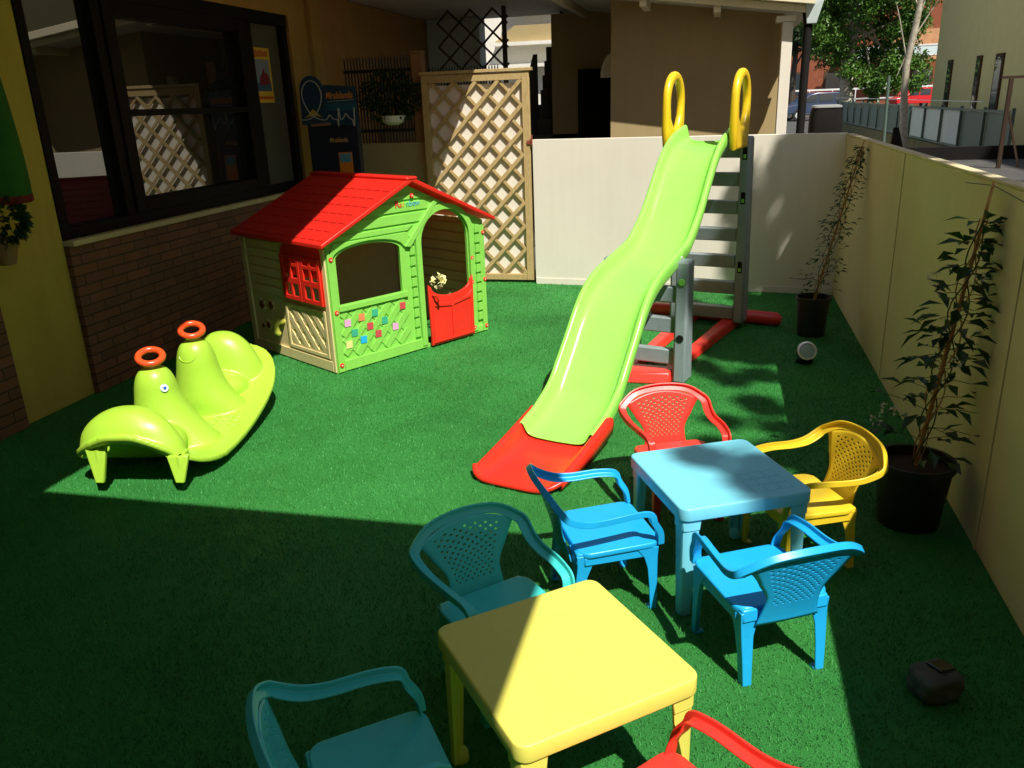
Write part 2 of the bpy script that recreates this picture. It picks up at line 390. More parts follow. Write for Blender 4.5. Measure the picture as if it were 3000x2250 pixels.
# unseen block behind the photographer, added to darken the surroundings
bm = B(); box(bm, -7.9, 1.9, -9, -2.2, 0, 9)
tag(obj('rear_sky_screen', bm, M['wall_y']), 'unseen tall ochre block added behind the courtyard to darken its surroundings', 'building')

bm = B(); box(bm, -7.9, 4.5, -15, -9.2, 0, 15)  # second unseen block, added to cut the sky light
tag(obj('high_sky_screen', bm, M['wall_y']), 'unseen higher ochre block added at the rear to screen the sky', 'building')
def side_house():
    t = thing('side_house', 'white apartment house with red tiled lower roof facing the courtyard from the right', 'building', (9, 6, 0))
    obj('wall', box(B(), 0, 9, -8, 9, 0, 14), M['bwhite'], t)  # house known from the window reflection; height added to block sky light
    obj('lower_roof', hexa(B(), [(-3, -6, 2.6), (-.002, -6, 2.6), (-.002, 5, 2.6), (-3, 5, 2.6)], [(-3, -6, 2.75), (-.002, -6, 3.6), (-.002, 5, 3.6), (-3, 5, 2.75)]), M['roofred'], t)
    obj('porch_wall', box(B(), -2.7, -.01, -5.7, 4.7, 0, 2.595), M['bwhite'], t)
    for z in (5.0, 8.2, 11.2):
        for y in (-6, -2.5, 1, 4.5): 
            w_ = obj('window', box(B(), -.04, -.002, y, y+1.1, z, z+1.5), M['shutter'], t); obj('sill', box(B(), -.15, -.003, y-.1, y+1.2, z-.1, z-.002), M['sill'], w_)
side_house()
# green cloth and hanging plant at far left
def hanging_cloth():
    t = thing('hanging_cloth', 'green cloth with maroon hem hanging in front of the yellow pillar', 'cloth', (-3.80, 3.80, 0))
    rings = []
    for z, r in ((1.345, .150), (1.42, .155), (1.6, .150), (1.8, .135), (2.0, .115), (2.2, .085), (2.6, .05)):
        rings.append([(r*.75*(1+.10*math.cos(k*math.pi/3.5))*math.cos(2*math.pi*k/28), r*(1+.10*math.cos(k*math.pi/3.5))*math.sin(2*math.pi*k/28), z) for k in range(28)])
    cl = obj('cloth', loft(B(), rings), M['gcloth'], t, sm=True)
    obj('hem', loft(B(), [[(p[0]*1.03, p[1]*1.03, z) for p in rings[0]] for z in (1.325, 1.365)]), M['maroon'], t, sm=True)
    obj('hook', tube(B(), [(-.17, 0, 2.62), (0, 0, 2.64), (0, 0, 2.58)], .008), M['iron'], t)
hanging_cloth()

def leaf_quad(bm, c, d, n_, L, W, fold=.25):
    """pointed leaf of 4 triangles-ish"""
    c, d, n_ = Vector(c), Vector(d).normalized(), Vector(n_); s = d.cross(n_)
    if s.length < 1e-3: s = d.cross(Vector((0, 0, 1)))
    s.normalize(); n2 = s.cross(d)
    a = bm.verts.new(c); m1 = bm.verts.new(c + d*L*.5 + s*W/2 + n2*W*fold); m2 = bm.verts.new(c + d*L*.5 - s*W/2 + n2*W*fold)
    mid = bm.verts.new(c + d*L*.5); e = bm.verts.new(c + d*L - n2*L*.12)
    bm.faces.new((a, m1, mid)); bm.faces.new((a, mid, m2)); bm.faces.new((mid, m1, e)); bm.faces.new((mid, e, m2))
def rv(rnd): 
    while True:
        v = Vector((rnd.uniform(-1, 1), rnd.uniform(-1, 1), rnd.uniform(-1, 1)))
        if .05 < v.length <= 1: return v.normalized()
def wall_plant():
    rnd = random.Random(5)
    t = thing('wall_plant', 'small dark leafy plant in a clay holder on the yellow pillar', 'plant', (-3.80, 3.71, 1.0))
    bm = B()
    for i in range(240):
        v = rv(rnd); c = Vector((v.x*.1, v.y*.11, .24 + v.z*.10)); leaf_quad(bm, c, v + Vector((0, 0, -.3)), rv(rnd), .07, .035)
    obj('foliage', bm, M['leafd'], t)
    obj('pot', lathe(B(), [(.04, .0), (.075, .13), (.08, .14)], 20), M['post'], t, sm=True)
    obj('bracket', bar(B(), (-.17, .0, .02), (-.04, 0, .02), .02, .02), M['iron'], t)
wall_plant()

# ------------------------------------------------------------------ courtyard walls
def quadwall(name, pts, z0, z1, th, mat, parent=None, bev=.003):
    a, b_ = Vector((*pts[0], 0)), Vector((*pts[1], 0)); d = (b_-a).normalized(); n = Vector((-d.y, d.x, 0))*th
    bm = hexa(B(), [a+Vector((0,0,z0)), b_+Vector((0,0,z0)), b_+n+Vector((0,0,z0)), a+n+Vector((0,0,z0))],
                   [a+Vector((0,0,z1)), b_+Vector((0,0,z1)), b_+n+Vector((0,0,z1)), a+n+Vector((0,0,z1))])
    return obj(name, bm, mat, parent, bev)
t = thing('back_wall', 'low cream painted wall closing the courtyard behind the slide', 'wall')
quadwall('panel', ((-1.74, 8.0), (1.07, 7.715)), 0, 1.405, .07, M['wall'], t)
quadwall('baseboard', ((-1.735, 7.992), (1.06, 7.707)), 0, .06, .006, M['wall'], t, .001)
t = thing('side_wall', 'low olive-cream panel wall along the right side of the grass', 'wall')
ys = [-2.2, 1.0, 3.2, 5.33, 7.72]
for a_, c_ in zip(ys, ys[1:]):
    obj('panel', box(B(), 1.065, 1.12, a_+.003, c_-.003, 0, 1.385), M['wall_r'], t, .003)
    obj('cap', box(B(), 1.062, 1.118, a_+.003, c_-.003, 1.3855, 1.40), M['wall_r'], t, .004)
    if c_ < 7: obj('seam_strip', box(B(), 1.060, 1.064, c_-.012, c_+.012, 0, 1.385), M['wall_r'], t)
for y in (6.15, 3.05):
    b_ = B(); hexa(b_, [(1.13, y, 1.33), (1.22, y, 1.33), (1.22, y+.03, 1.33), (1.13, y+.03, 1.33)], [(1.14, y, 1.50), (1.17, y, 1.50), (1.17, y+.03, 1.50), (1.14, y+.03, 1.50)])
    obj('bracket', b_, M['dark'], t)

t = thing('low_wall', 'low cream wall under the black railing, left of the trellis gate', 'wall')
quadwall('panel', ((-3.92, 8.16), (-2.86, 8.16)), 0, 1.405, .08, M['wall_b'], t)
def railing(name, label, x0, x1, y, z0, z1, n):
    t = thing(name, label, 'railing', (x0, y, z0))
    for z in (z0+.12, z1-.14): obj('rail', bar(B(), (0, 0, z-z0), (x1-x0, 0, z-z0), .02, .03), M['iron'], t)
    for k in range(n):
        x = (x1-x0)*(k+.5)/n; bm = B(); tube(bm, [(x, 0, 0), (x, 0, z1-z0-.03), (x, 0, z1-z0)], [.008, .008, .002], 6)
        obj('bar', bm, M['iron'], t)
railing('iron_railing', 'black iron railing with pointed bars on the low cream wall', -3.72, -2.98, 8.2, 1.405, 2.24, 22)
bm = B(); box(bm, -2.98, -2.87, 8.15, 8.27, 1.406, 2.24); box(bm, -2.985, -2.865, 8.145, 8.275, 2.241, 2.262)
tag(obj('wall_post', bm, M['post'], bev=.003), 'square brown post at the end of the black railing', 'post')
railing('back_railing', 'low black railing with pointed bars showing above the trellis gate', -3.4, -2.45, 9.6, 1.5, 2.17, 28)
bm = B(); box(bm, -3.9, -2.45, 9.62, 9.7, 0, 1.5)
tag(obj('rear_wall', bm, M['wall_b']), 'low shaded wall behind the railing and trellis gate', 'wall')

# hanging planter on the railing
def planter():
    rnd = random.Random(11)
    t = thing('hanging_planter', 'white bowl of dark green trailing leaves hanging on the black railing', 'plant pot', (-3.17, 8.06, 1.58))
    b_ = lathe(B(), [(.05, 0), (.11, .03), (.125, .09), (.12, .09), (.10, .04)], 24); obj('bowl', b_, M['white'], t, sm=True)
    bm = B()
    for i in range(900):
        v = rv(rnd); r = rnd.random()**.4
        c = Vector((v.x*.32*r - .02, v.y*.14*r, .27 + v.z*.24*r)); leaf_quad(bm, c, v + Vector((0, 0, -.2)), rv(rnd), .05, .03)
    obj('foliage', bm, M['leafd'], t)
    obj('hook', tube(B(), [(0, .05, .1), (0, .12, .3), (0, .14, .36)], .005, 6), M['iron'], t)
planter()

# ------------------------------------------------------------------ trellis gate
def gate():
    x0, x1, y, h = -2.84, -1.765, 8.02, 2.03
    t = thing('trellis_gate', 'tall pale wooden gate with diagonal lattice over a cream panel', 'gate', (x0, y, 0)); W = x1-x0
    obj('back_panel', box(B(), .04, W-.04, .045, .055, .05, h-.1), M['wall'], t)
    f_ = B(); box(f_, 0, .065, 0, .045, .03, h); box(f_, W-.07, W, 0, .045, .03, h); box(f_, .066, W-.071, 0, .045, h-.075, h-.005); box(f_, .066, W-.071, 0, .045, .03, .09)
    obj('frame', f_, M['wood'], t, .003)
    obj('cap', box(B(), -.01, W+.03, -.012, .05, h+.0005, h+.03), M['wood'], t, .003)
    lo, hi, l, r_ = .09, h-.075, .065, W-.07
    for sgn, yy in ((1, .008), (-1, .022)):
        bm = B(); step = .162; k = -14
        while k < 26:
            # line z = sgn*tan(48)*x + c
            c = k*step*1.42; m = 1.04*sgn; pts = []
            for X_ in (l, r_):
                z = m*X_ + c
                if lo <= z <= hi: pts.append((X_, z))
            for Z_ in (lo, hi):
                xx = (Z_ - c)/m
                if l < xx < r_: pts.append((xx, Z_))
            if len(pts) >= 2:
                a, b_ = pts[0], pts[1]
                if abs(a[0]-b_[0]) > .03: bar(bm, (a[0], yy, a[1]), (b_[0], yy, b_[1]), .036 if sgn > 0 else .026, .013, up=(0, 1, 0))
            k += 1
        obj('lattice', bm, M['wood'], t)
    bb = B(); box(bb, W-.03, W+.10, -.012, -.001, 1.365, 1.40); tube(bb, [(W+.02, -.018, 1.36), (W+.02, -.018, 1.45)], .008, 8)
    obj('latch', bb, M['hinge'], t)
gate()

# dark trellis above the gate, far
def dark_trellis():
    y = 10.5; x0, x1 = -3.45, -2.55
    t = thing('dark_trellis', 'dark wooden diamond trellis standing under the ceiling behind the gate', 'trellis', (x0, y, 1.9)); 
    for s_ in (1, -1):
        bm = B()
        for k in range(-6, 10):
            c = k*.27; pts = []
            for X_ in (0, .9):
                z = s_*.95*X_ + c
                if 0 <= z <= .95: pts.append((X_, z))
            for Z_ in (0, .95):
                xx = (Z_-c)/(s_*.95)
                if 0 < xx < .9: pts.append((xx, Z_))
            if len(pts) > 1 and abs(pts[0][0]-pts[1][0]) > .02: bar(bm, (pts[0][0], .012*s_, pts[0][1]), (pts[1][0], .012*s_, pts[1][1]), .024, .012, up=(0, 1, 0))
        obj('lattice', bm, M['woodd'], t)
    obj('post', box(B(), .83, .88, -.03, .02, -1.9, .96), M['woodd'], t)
dark_trellis()
bm = B(); box(bm, -3.97, -3.22, 11.6, 11.9, 0, 2.86)
tag(obj('end_wall', bm, M['fencep']), 'shaded wall at the far end of the left building behind the dark trellis', 'wall')

# ------------------------------------------------------------------ shed with canopy behind the back wall
def shed():
    t = thing('shed', 'brown plastered outbuilding with cream eaves and a white corner column beyond the back wall', 'building', (0, 9.5, 0))
    P = lambda n, m, x0, x1, y0, y1, z0, z1, b=0, par=t: obj(n, box(B(), x0, x1, y0-9.5, y1-9.5, z0, z1), m, par, b)
    P('wall', M['wall_b'], -1.17, .60, 9.5, 12.5, 0, 2.8)
    P('wall', M['wall_b'], -2.15, -1.175, 11.2, 12.5, 0, 2.8)
    P('column', M['wall'], .56, .66, 9.0, 9.14, 0, 2.395, .004)
    P('column_cap', M['wall'], .50, .68, 8.98, 9.16, 2.396, 2.45, .003)
    P('door', M['dark'], -1.80, -1.25, 11.14, 11.195, 0, 2.12, .003)
    # sloping roof with eave boards: drops to the right
    zr = 2.455; xr = .83; sl = -.135
    def slab(n, m, y0, y1, dz0, dz1, x0=-1.9, x1=xr, b=.004):
        g = lambda x: zr + sl*(x-xr)
        return obj(n, hexa(B(), [(x0, y0-9.5, g(x0)+dz0), (x1, y0-9.5, g(x1)+dz0), (x1, y1-9.5, g(x1)+dz0), (x0, y1-9.5, g(x0)+dz0)],
                        [(x0, y0-9.5, g(x0)+dz1), (x1, y0-9.5, g(x1)+dz1), (x1, y1-9.5, g(x1)+dz1), (x0, y1-9.5, g(x0)+dz1)]), m, t, b)
    slab('eave_board', M['eave'], 8.90, 8.935, -.005, .062); slab('eave_board', M['eave'], 8.82, 8.935, .066, .15)
    slab('roof', M['ceil'], 8.936, 12.6, .02, .09, -2.3)
    for x in (-1.75, -.82, -.1):
        g = zr + sl*(x-xr); obj('rafter', box(B(), x, x+.07, -.56, 2.9, g-.07, g+.015), M['eave'], t, .003)
    return t
shed()
t = thing('downpipe', 'black drainpipe with pale rain hopper beside the white column', 'drainpipe', (.79, 8.95, 0))
obj('pipe', tube(B(), [(0, 0, 0), (0, 0, 2.35), (-.02, .02, 2.47)], .04, 14), M['dark'], t, sm=True)
obj('hopper', hexa(B(), [(-.02, -.06, 2.36), (.07, -.06, 2.36), (.07, .05, 2.36), (-.02, .05, 2.36)], [(-.04, -.08, 2.56), (.12, -.08, 2.56), (.12, .07, 2.56), (-.04, .07, 2.56)]), M['fencep'], t, .004)
t = thing('wall_lamp', 'small pale quarter-round wall lamp above the dark doorway', 'lamp', (-1.19, 9.9, 1.98))
obj('shade', loft(B(), [[(0-.14*math.sin(a_)*1, y_, .26*math.cos(a_)-.0) for a_ in [k*math.pi/2/8 for k in range(9)]] + [(0, y_, 0)] for y_ in (-.06, .06)]), M['ceil'], t, .004)

# outside stair
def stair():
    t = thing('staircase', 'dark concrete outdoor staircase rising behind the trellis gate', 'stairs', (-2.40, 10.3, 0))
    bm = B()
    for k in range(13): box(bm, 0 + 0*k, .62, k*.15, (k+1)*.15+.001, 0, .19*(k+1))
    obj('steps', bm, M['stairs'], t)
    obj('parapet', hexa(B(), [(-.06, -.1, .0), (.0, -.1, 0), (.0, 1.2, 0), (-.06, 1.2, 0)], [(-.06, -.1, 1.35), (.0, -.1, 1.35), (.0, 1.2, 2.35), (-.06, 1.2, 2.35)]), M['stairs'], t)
    bm = B()
    for k in range(14):
        y = 1.3 + k*.07; tube(bm, [(.3, y, 1.7+k*.09), (.3, y, 2.9)], .008, 5)
    bar(bm, (.3, 1.2, 2.5), (.3, 2.4, 2.9), .02, .02)
    obj('bars', bm, M['iron'], t)
stair()

# lit white house seen through the gap
t = thing('white_house', 'sunlit white house with stepped ledges seen through the gap under the ceiling', 'building', (-5.2, 21, 0))
obj('wall', box(B(), -4, 4.1, 0, 6, 0, 9), M['bwhite'], t)
for z, x0, x1, m_ in ((2.55, -.4, 1.3, 'bwhite'), (3.05, -.2, 1.4, 'bwhite'), (3.9, .2, 1.4, 'bwhite')):
    obj('ledge', box(B(), x0, x1, -.35, -.001, z, z+.08), M[m_], t)
obj('gable', hexa(B(), [(-.2, -.2, 3.14), (1.4, -.2, 3.14), (1.4, -.002, 3.14), (-.2, -.002, 3.14)], [(.3, -.2, 3.5), (1.4, -.2, 3.5), (1.4, -.002, 3.5), (.3, -.002, 3.5)]), M['wall_b'], t)
obj('window', box(B(), 1.0, 1.5, -.06, -.003, 4.1, 5.0), M['fencep'], t)
t = thing('blue_awning', 'pale blue folded cloth with dark stripes hanging beside the staircase', 'awning', (-2.95, 15.5, 1.5))
rings = []
for z in (0, .6, 1.2, 1.9):
    rings.append([(k*.042, .05*math.sin(k*1.7+z), z) for k in range(15)] + [(k*.042, .05*math.sin(k*1.7+z)+.02, z) for k in range(14, -1, -1)])
obj('cloth', loft(B(), rings), M['bluecloth'], t)
bm = B()
for k in (3, 6, 9, 12): bar(bm, (k*.042, -.07, 0), (k*.042+.03, -.07, 1.9), .012, .006)
obj('cord', bm, M['dark'], t)

# ------------------------------------------------------------------ totem display stand
def totem():
    t = thing('display_stand', 'dark blue cardboard display stand with loop picture and pulse line by the window', 'display stand', (-3.58, 7.45, 0), R(4))
    mx = FR
    body = plate('body', [[(-.22, 0), (.27, 0), (.27, 1.62), (-.22, 1.62)]], .10, fm((.010, .016, .035)), t, mx, (0, .06, 0))
    hd = plate('header', [[(.29, 1.60), (.29, 1.945), (-.02, 1.97)] + arc(-.14, 1.93, .115, .125, 10, 180, 14) + [(-.265, 1.62)]], .012, fm((.012, .05, .10)), t, mx)
    plate('sky_band', [[(.285, 1.73), (.285, 1.80), (-.02, 1.81), (-.02, 1.74)]], .003, fm((.01, .11, .15)), t, mx, (0, -.008, 0))
    lp = cr([(-.26, 1.665), (-.19, 1.67), (-.12, 1.71), (-.06, 1.80), (-.045, 1.90), (-.08, 1.98), (-.14, 2.01), (-.20, 1.98), (-.235, 1.90), (-.215, 1.80), (-.16, 1.71), (-.09, 1.67), (-.02, 1.66), (.02, 1.70), (.05, 1.665), (.09, 1.655), (.10, 1.60), (.11, 1.76), (.125, 1.66), (.16, 1.68), (.18, 1.71), (.21, 1.67), (.24, 1.65), (.255, 1.60), (.265, 1.76)], 5)
    obj('pulse_line', tube(B(), [(x, -.012, z) for x, z in lp], .005, 6), fm((.45, .5, .48)), t)
    plate('yellow_glow', [[(-.20, 1.70), (-.14, 1.76), (-.08, 1.70), (-.05, 1.685), (-.14, 1.70), (-.23, 1.685)]], .002, fm((.55, .45, .03)), t, mx, (0, -.009, 0))
    text('lettering', 'Mirabilandia', .085, fm((.75, .30, .04)), t, mx, (-.005, -.010, 1.845), shear=.25, sx=.64)
    text('small_lettering', 'emozioni e divertimento', .03, fm((.35, .42, .42)), t, mx, (.02, -.010, 1.815), shear=.2, sx=.8) if False else plate('tagline', [[(.01, 1.817), (.27, 1.827), (.27, 1.833), (.01, 1.823)]], .002, fm((.35, .42, .42)), t, mx, (0, -.009, 0))
    plate('label_bar', [[(-.18, 1.60), (.02, 1.61), (.02, 1.635), (-.18, 1.625)]], .003, fm((.30, .16, .10)), t, mx, (0, -.009, 0))
    text('lettering', 'Mirabilandia', .06, fm((.62, .40, .12)), t, mx, (-.01, -.003, 1.455), .001, shear=.25, sx=.62)
    lf = plate('leaflet', [[(.07, 1.12), (.20, 1.12), (.20, 1.36), (.07, 1.36)]], .012, fm((.78, .26, .015)), t, mx, (0, -.005, 0))
    plate('leaflet_picture', [[(.08, 1.27), (.19, 1.27), (.19, 1.35), (.08, 1.35)]], .002, fm((.10, .33, .45)), lf, mx, (0, -.0125, 0))
totem()

# ------------------------------------------------------------------ playhouse
cluster_mesh = []
def playhouse():
    t = thing('playhouse', 'green and tan plastic playhouse with red roof, red half door and shutters', 'playhouse', (-2.511, 4.959, 0), math.atan2(.857, .515))
    L, Dp, WH, PK = 1.445, 1.13, .895, 1.225
    mid = .725
    win = [(.075, .475), (.62, .475), (.62, .80)] + arc(.348, .795, .272, .07, 8, 172, 10) + [(.075, .80)]
    door = [(.815, .03), (1.275, .03), (1.275, .80)] + arc(1.045, .80, .23, .215, 8, 172, 14) + [(.815, .80)]
    out = [(0, 0), (L, 0), (L, WH), (mid, PK), (0, WH)]
    fw = plate('front_wall', [out, win[::-1], door[::-1]], .022, M['green'], t, FR, (0, .011, 0))
    def fp(n, loops, k=.010, y=None, m=None, bd=.0025, par=fw):
        return plate(n, loops, k, m or M['green'], par, FR, (0, (-k/2 - .0005) if y is None else y, 0), bd)
    # clapboards in the gable
    def gx_(z): # gable half extents at height z
        return (max(0, (z-WH)/(PK-WH))*mid + .012, L - max(0, (z-WH)/(PK-WH))*(L-mid) - .012)
    zs = [.905, .958, 1.042, 1.122, 1.17]
    for z0, z1 in zip(zs, zs[1:]):
        a0, c0 = gx_(z0+.004); a1, c1 = gx_(z1-.014)
        cut = .70 if z0 < .95 else (.86 if z0 < 1.04 else 9)
        c0 = min(c0, cut); c1 = min(c1, cut + .05)
        if a1 < c1: fp('siding_board', [[(a0, z0+.004), (c0, z0+.004), (c1, z1-.014), (a1, z1-.014)]], .012, y=-.004)
    fp('lintel', [[(.02, .815), (.06, .90), (.68, .90), (.70, .875), (.70, .82), (.655, .80)] + arc(.348, .80, .30, .085, 8, 172, 12) + [(.03, .79)]], .014)
    # corner posts, sills, base
    fp('corner_post', [[(.003, .01), (.055, .01), (.055, .80), (.003, .86)]], .016)
    fp('corner_post', [[(L-.05, .01), (L-.003, .01), (L-.003, .86), (L-.05, .86)]], .016)
    fp('window_sill', [[(.057, .435), (.655, .435), (.655, .473), (.057, .473)]], .02)
    fp('base_rail', [[(.057, .012), (.80, .012), (.80, .085), (.057, .085)]], .016)
    fp('base_rail', [[(1.29, .012), (L-.052, .012), (L-.052, .06), (1.29, .06)]], .014)
    # diagonal trim and arch over the door
    arch_o = arc(1.045, .80, .285, .265, 0, 180, 18); arch_i = arc(1.045, .80, .238, .222, 0, 180, 18)
    fp('door_arch', [[(1.33, .03)] + arch_o + [(.76, .03), (.807, .03)] + arch_i[::-1] + [(1.283, .03)]], .022)
    fp('door_trim', [[(.66, .80), (.705, .79), (.99, 1.09), (.955, 1.105)]], .026)
    # quoins
    for x0 in (.700, 1.345):
        for k in range(10):
            z = .11 + k*.0775
            fp('quoin', [[(x0+.004, z), (x0+.052, z), (x0+.046, z+.06), (x0+.010, z+.06)]], .016, bd=.002)
    # lattice panel under window
    lo, hi, l, r_ = .10, .425, .075, .64
    for s_ in (1, -1):
        bm = B()
        for k in range(-12, 16):
            c = k*.132 + (.045 if s_ > 0 else .055); m_ = 1.05*s_; pts = []
            for X_ in (l, r_):
                z = m_*X_ + c
                if lo <= z <= hi: pts.append((X_, z))
            for Z_ in (lo, hi):
                xx = (Z_-c)/m_
                if l < xx < r_: pts.append((xx, Z_))
            if len(pts) > 1 and abs(pts[0][0]-pts[1][0]) > .03:
                bar(bm, (pts[0][0], -.004 if s_ > 0 else -.001, pts[0][1]), (pts[1][0], -.004 if s_ > 0 else -.001, pts[1][1]), .052 if s_ > 0 else .040, .009, up=(0, 1, 0))
        obj('lattice', bm, M['green'], fw, .001)
    P_, O_, Rd, G_, Bl, Y_ = (.80, .40, .66), (.80, .26, .10), (.62, .07, .08), (.05, .44, .26), (.02, .46, .85), (.78, .76, .28)
    for x, z, c in ((.115, .345, P_), (.235, .362, O_), (.35, .372, G_), (.475, .385, Rd) , (.165, .265, G_), (.30, .285, Rd), (.43, .30, G_), (.11, .19, Y_), (.235, .20, Bl), (.365, .215, Rd), (.52, .235, P_), (.60, .375, Rd)):
        if abs(x-.475) < .01: continue
        fp('coloured_tile', [[(x-.023, z), (x, z-.023*1.05), (x+.023, z), (x, z+.023*1.05)]] if False else [[(x-.026, z-.024), (x+.024, z-.026), (x+.026, z+.024), (x-.024, z+.026)]], .004, y=-.0105, m=fm(c), bd=0)
    # rosette screws
    for x, z in ((.028, .80), (.030, .435), (.028, .06), (L-.016, .80), (L-.016, .43), (L-.02, .05), (.752, 1.15), (1.30, .62), (1.295, .43), (1.295, .06)):
        rs = plate('rosette', [arc(x, z, .0165, .0165, 0, 340, 12)], .008, M['red'], fw, FR, (0, -.019, 0), .002)
        plate('rosette_centre', [arc(x, z, .006, .006, 0, 330, 8)], .004, fm((.8, .6, .4)), rs, FR, (0, -.0245, 0))
    # logo
    for k, (ch, c) in enumerate(zip('Rainbow', ((.7, .03, .03), (.7, .15, .03), (.75, .4, .05), (.05, .45, .3), (.1, .5, .5), (.05, .35, .5), (.1, .4, .5)))):
        text('letter', ch, .055 if k else .07, fm(c), fw, FR, (.60 + k*.029 + (.012 if k else 0), -.0125, 1.078), .0008)
    # half door
    dd = [(.83, .02), (1.27, .02), (1.275, .49)] + arc(1.05, .47, .20, .088, 0, -180, 12) + [(.825, .49)]
    dr = plate('door', [dd], .022, M['redd'], t, FR, (0, -.036, 0), .006)
    fr_ = [[(.845, .035), (1.255, .035), (1.255, .36)] + arc(1.05, .40, .20, .075, -10, -170, 10) + [(.845, .36)]]
    inn = [(.865, .055), (1.04, .055), (1.04, .30), (.865, .325)]; inn2 = [(1.06, .055), (1.235, .055), (1.235, .325), (1.06, .30)]
    plate('door_frame', [fr_[0], inn[::-1], inn2[::-1]], .01, M['redd'], dr, FR, (0, -.050, 0), .003)
    obj('handle', tube(B(), [(.86, -.052, .41), (.86, -.085, .41), (.88, -.088, .39), (.89, -.085, .36)], .012, 8), M['redd'], dr, sm=True)
    # side walls
    wl = [(.055, .485), (.545, .485), (.545, .815)] + arc(.30, .81, .245, .075, 8, 172, 10) + [(.055, .815)]
    sw = plate('side_wall', [[(.0225, 0), (Dp-.0225, 0), (Dp-.0225, WH), (.0225, WH)], wl[::-1]], .022, M['tan'], t, SD, (.011, 0, 0))
    def sp(n, loops, k=.010, x=None, m=None, bd=.0025, par=sw): return plate(n, loops, k, m or M['tan'], par, SD, ((-k/2-.0005) if x is None else x, 0, 0), bd)
    sp('base_rail', [[(.03, .012), (Dp-.03, .012), (Dp-.03, .085), (.03, .085)]], .014)
    sp('corner_post', [[(.003, .01), (.045, .01), (.045, .87), (.003, .87)]], .012)
    sp('corner_post', [[(Dp-.06, .01), (Dp-.003, .01), (Dp-.003, .87), (Dp-.06, .87)]], .016)
    for k in range(6):
        z = .47 + k*.068; sp('siding_board', [[(.60, z), (Dp-.075, z), (Dp-.075, z+.056), (.60, z+.056)]], .010)
    lp = [(.06, .10), (.585, .10), (.585, .44), (.06, .44)]; li = [(.085, .125), (.56, .125), (.56, .415), (.085, .415)]
    sp('panel_frame', [lp, li[::-1]], .014)
    for s_ in (1, -1):
        bm = B()
        for k in range(-12, 16):
            c = k*.132 + .03; m_ = 1.05*s_; pts = []
            for X_ in (.085, .56):
                z = m_*X_+c
                if .125 <= z <= .415: pts.append((X_, z))
            for Z_ in (.125, .415):
                xx = (Z_-c)/m_
                if .085 < xx < .56: pts.append((xx, Z_))
            if len(pts) > 1 and abs(pts[0][0]-pts[1][0]) > .03:
                xo = -.004 if s_ > 0 else -.001
                bar(bm, (xo, pts[0][0], pts[0][1]), (xo, pts[1][0], pts[1][1]), .048, .009, up=(1, 0, 0))
        obj('lattice', bm, M['tan'], sw, .001)
    for y, z, r_ in ((.945, .365, .03), (.81, .377, .03), (.883, .216, .025), (.96, .2, .018)):
        fl = sp('flower_disc', [arc(y, z, r_, r_*1.1, 0, 340, 14)], .010, m=fm((.22, .07, .03)))
        for q in range(5): sp('petal', [arc(y+math.cos(q*1.257)*r_*1.2, z+math.sin(q*1.257)*r_*1.2, r_*.45, r_*.45, 0, 330, 8)], .006, m=M['tan'], bd=0)
    obj('tap', tube(B(), [(0, .655, .28), (-.05, .655, .28), (-.07, .655, .26), (-.07, .655, .21), (-.05, .655, .19)], [.022, .02, .02, .026, .02], 10), M['brass'], sw, sm=True)
    # red arched window with two opened shutters
    wf = sp('window', [[(.04, .475), (.56, .475), (.56, .82)] + arc(.30, .815, .26, .085, 6, 174, 12) + [(.04, .82)],
                       ([(.07, .50), (.53, .50), (.53, .66), (.07, .66)])[::-1]], .016, m=M['red'], par=t)
    for y0, y1 in ((.05, .295), (.305, .55)):
        o1 = [(y0, .48), (y1, .48), (y1, .80), (y0, .80)]; holes = []
        for za, zb in ((.51, .60), (.64, .72), (.745, .78)):
            for q in (0, 1):
                ya = y0+.03+q*.10; holes.append([(ya, za), (ya+.075, za), (ya+.075, zb), (ya, zb)][::-1])
        sp('shutter', [o1] + holes, .014, x=-.026, m=M['red'], par=wf)
    # back and right walls
    bw = plate('back_wall', [[(0, 0), (L, 0), (L, WH), (mid, PK), (0, WH)], [(.35, .5), (.62, .5), (.62, .88), (.35, .88)][::-1]], .022, M['tan'], t, FR, (0, Dp-.011, 0))
    holes = []
    for qx in (0, 1):
        for qz in range(4): holes.append([(.50+qx*.055, .55+qz*.085), (.54+qx*.055, .55+qz*.085), (.54+qx*.055, .61+qz*.085), (.50+qx*.055, .61+qz*.085)][::-1])
    plate('back_window', [[(.34, .49), (.63, .49), (.63, .89), (.34, .89)]] + holes, .014, M['red'], t, FR, (0, Dp-.031, 0))
    rw = plate('side_wall', [[(.0225, 0), (Dp-.0225, 0), (Dp-.0225, WH), (.0225, WH)]], .022, M['tan'], t, SD, (L-.011, 0, 0))
    for k in range(9): plate('siding_board', [[(.05, .15+k*.08), (Dp-.05, .15+k*.08), (Dp-.05, .215+k*.08), (.05, .215+k*.08)]], .008, M['tan'], rw, SD, (L-.027, 0, 0), .002)
    obj('counter', box(B(), .12, .60, Dp-.16, Dp-.045, .60, .64), M['redd'], t, .006)
    tb = B(); rn = random.Random(2)
    for q_ in range(26):
        v_ = rv(rn); leaf_quad(tb, Vector((1.13, .20, .44)) + v_*.03, v_ + Vector((0, 0, .1)), rv(rn), .042, .055)
    cluster_mesh.append(tb)
    # roof
    zr_, ze = 1.282, .915; y0, y1 = -.07, Dp+.04
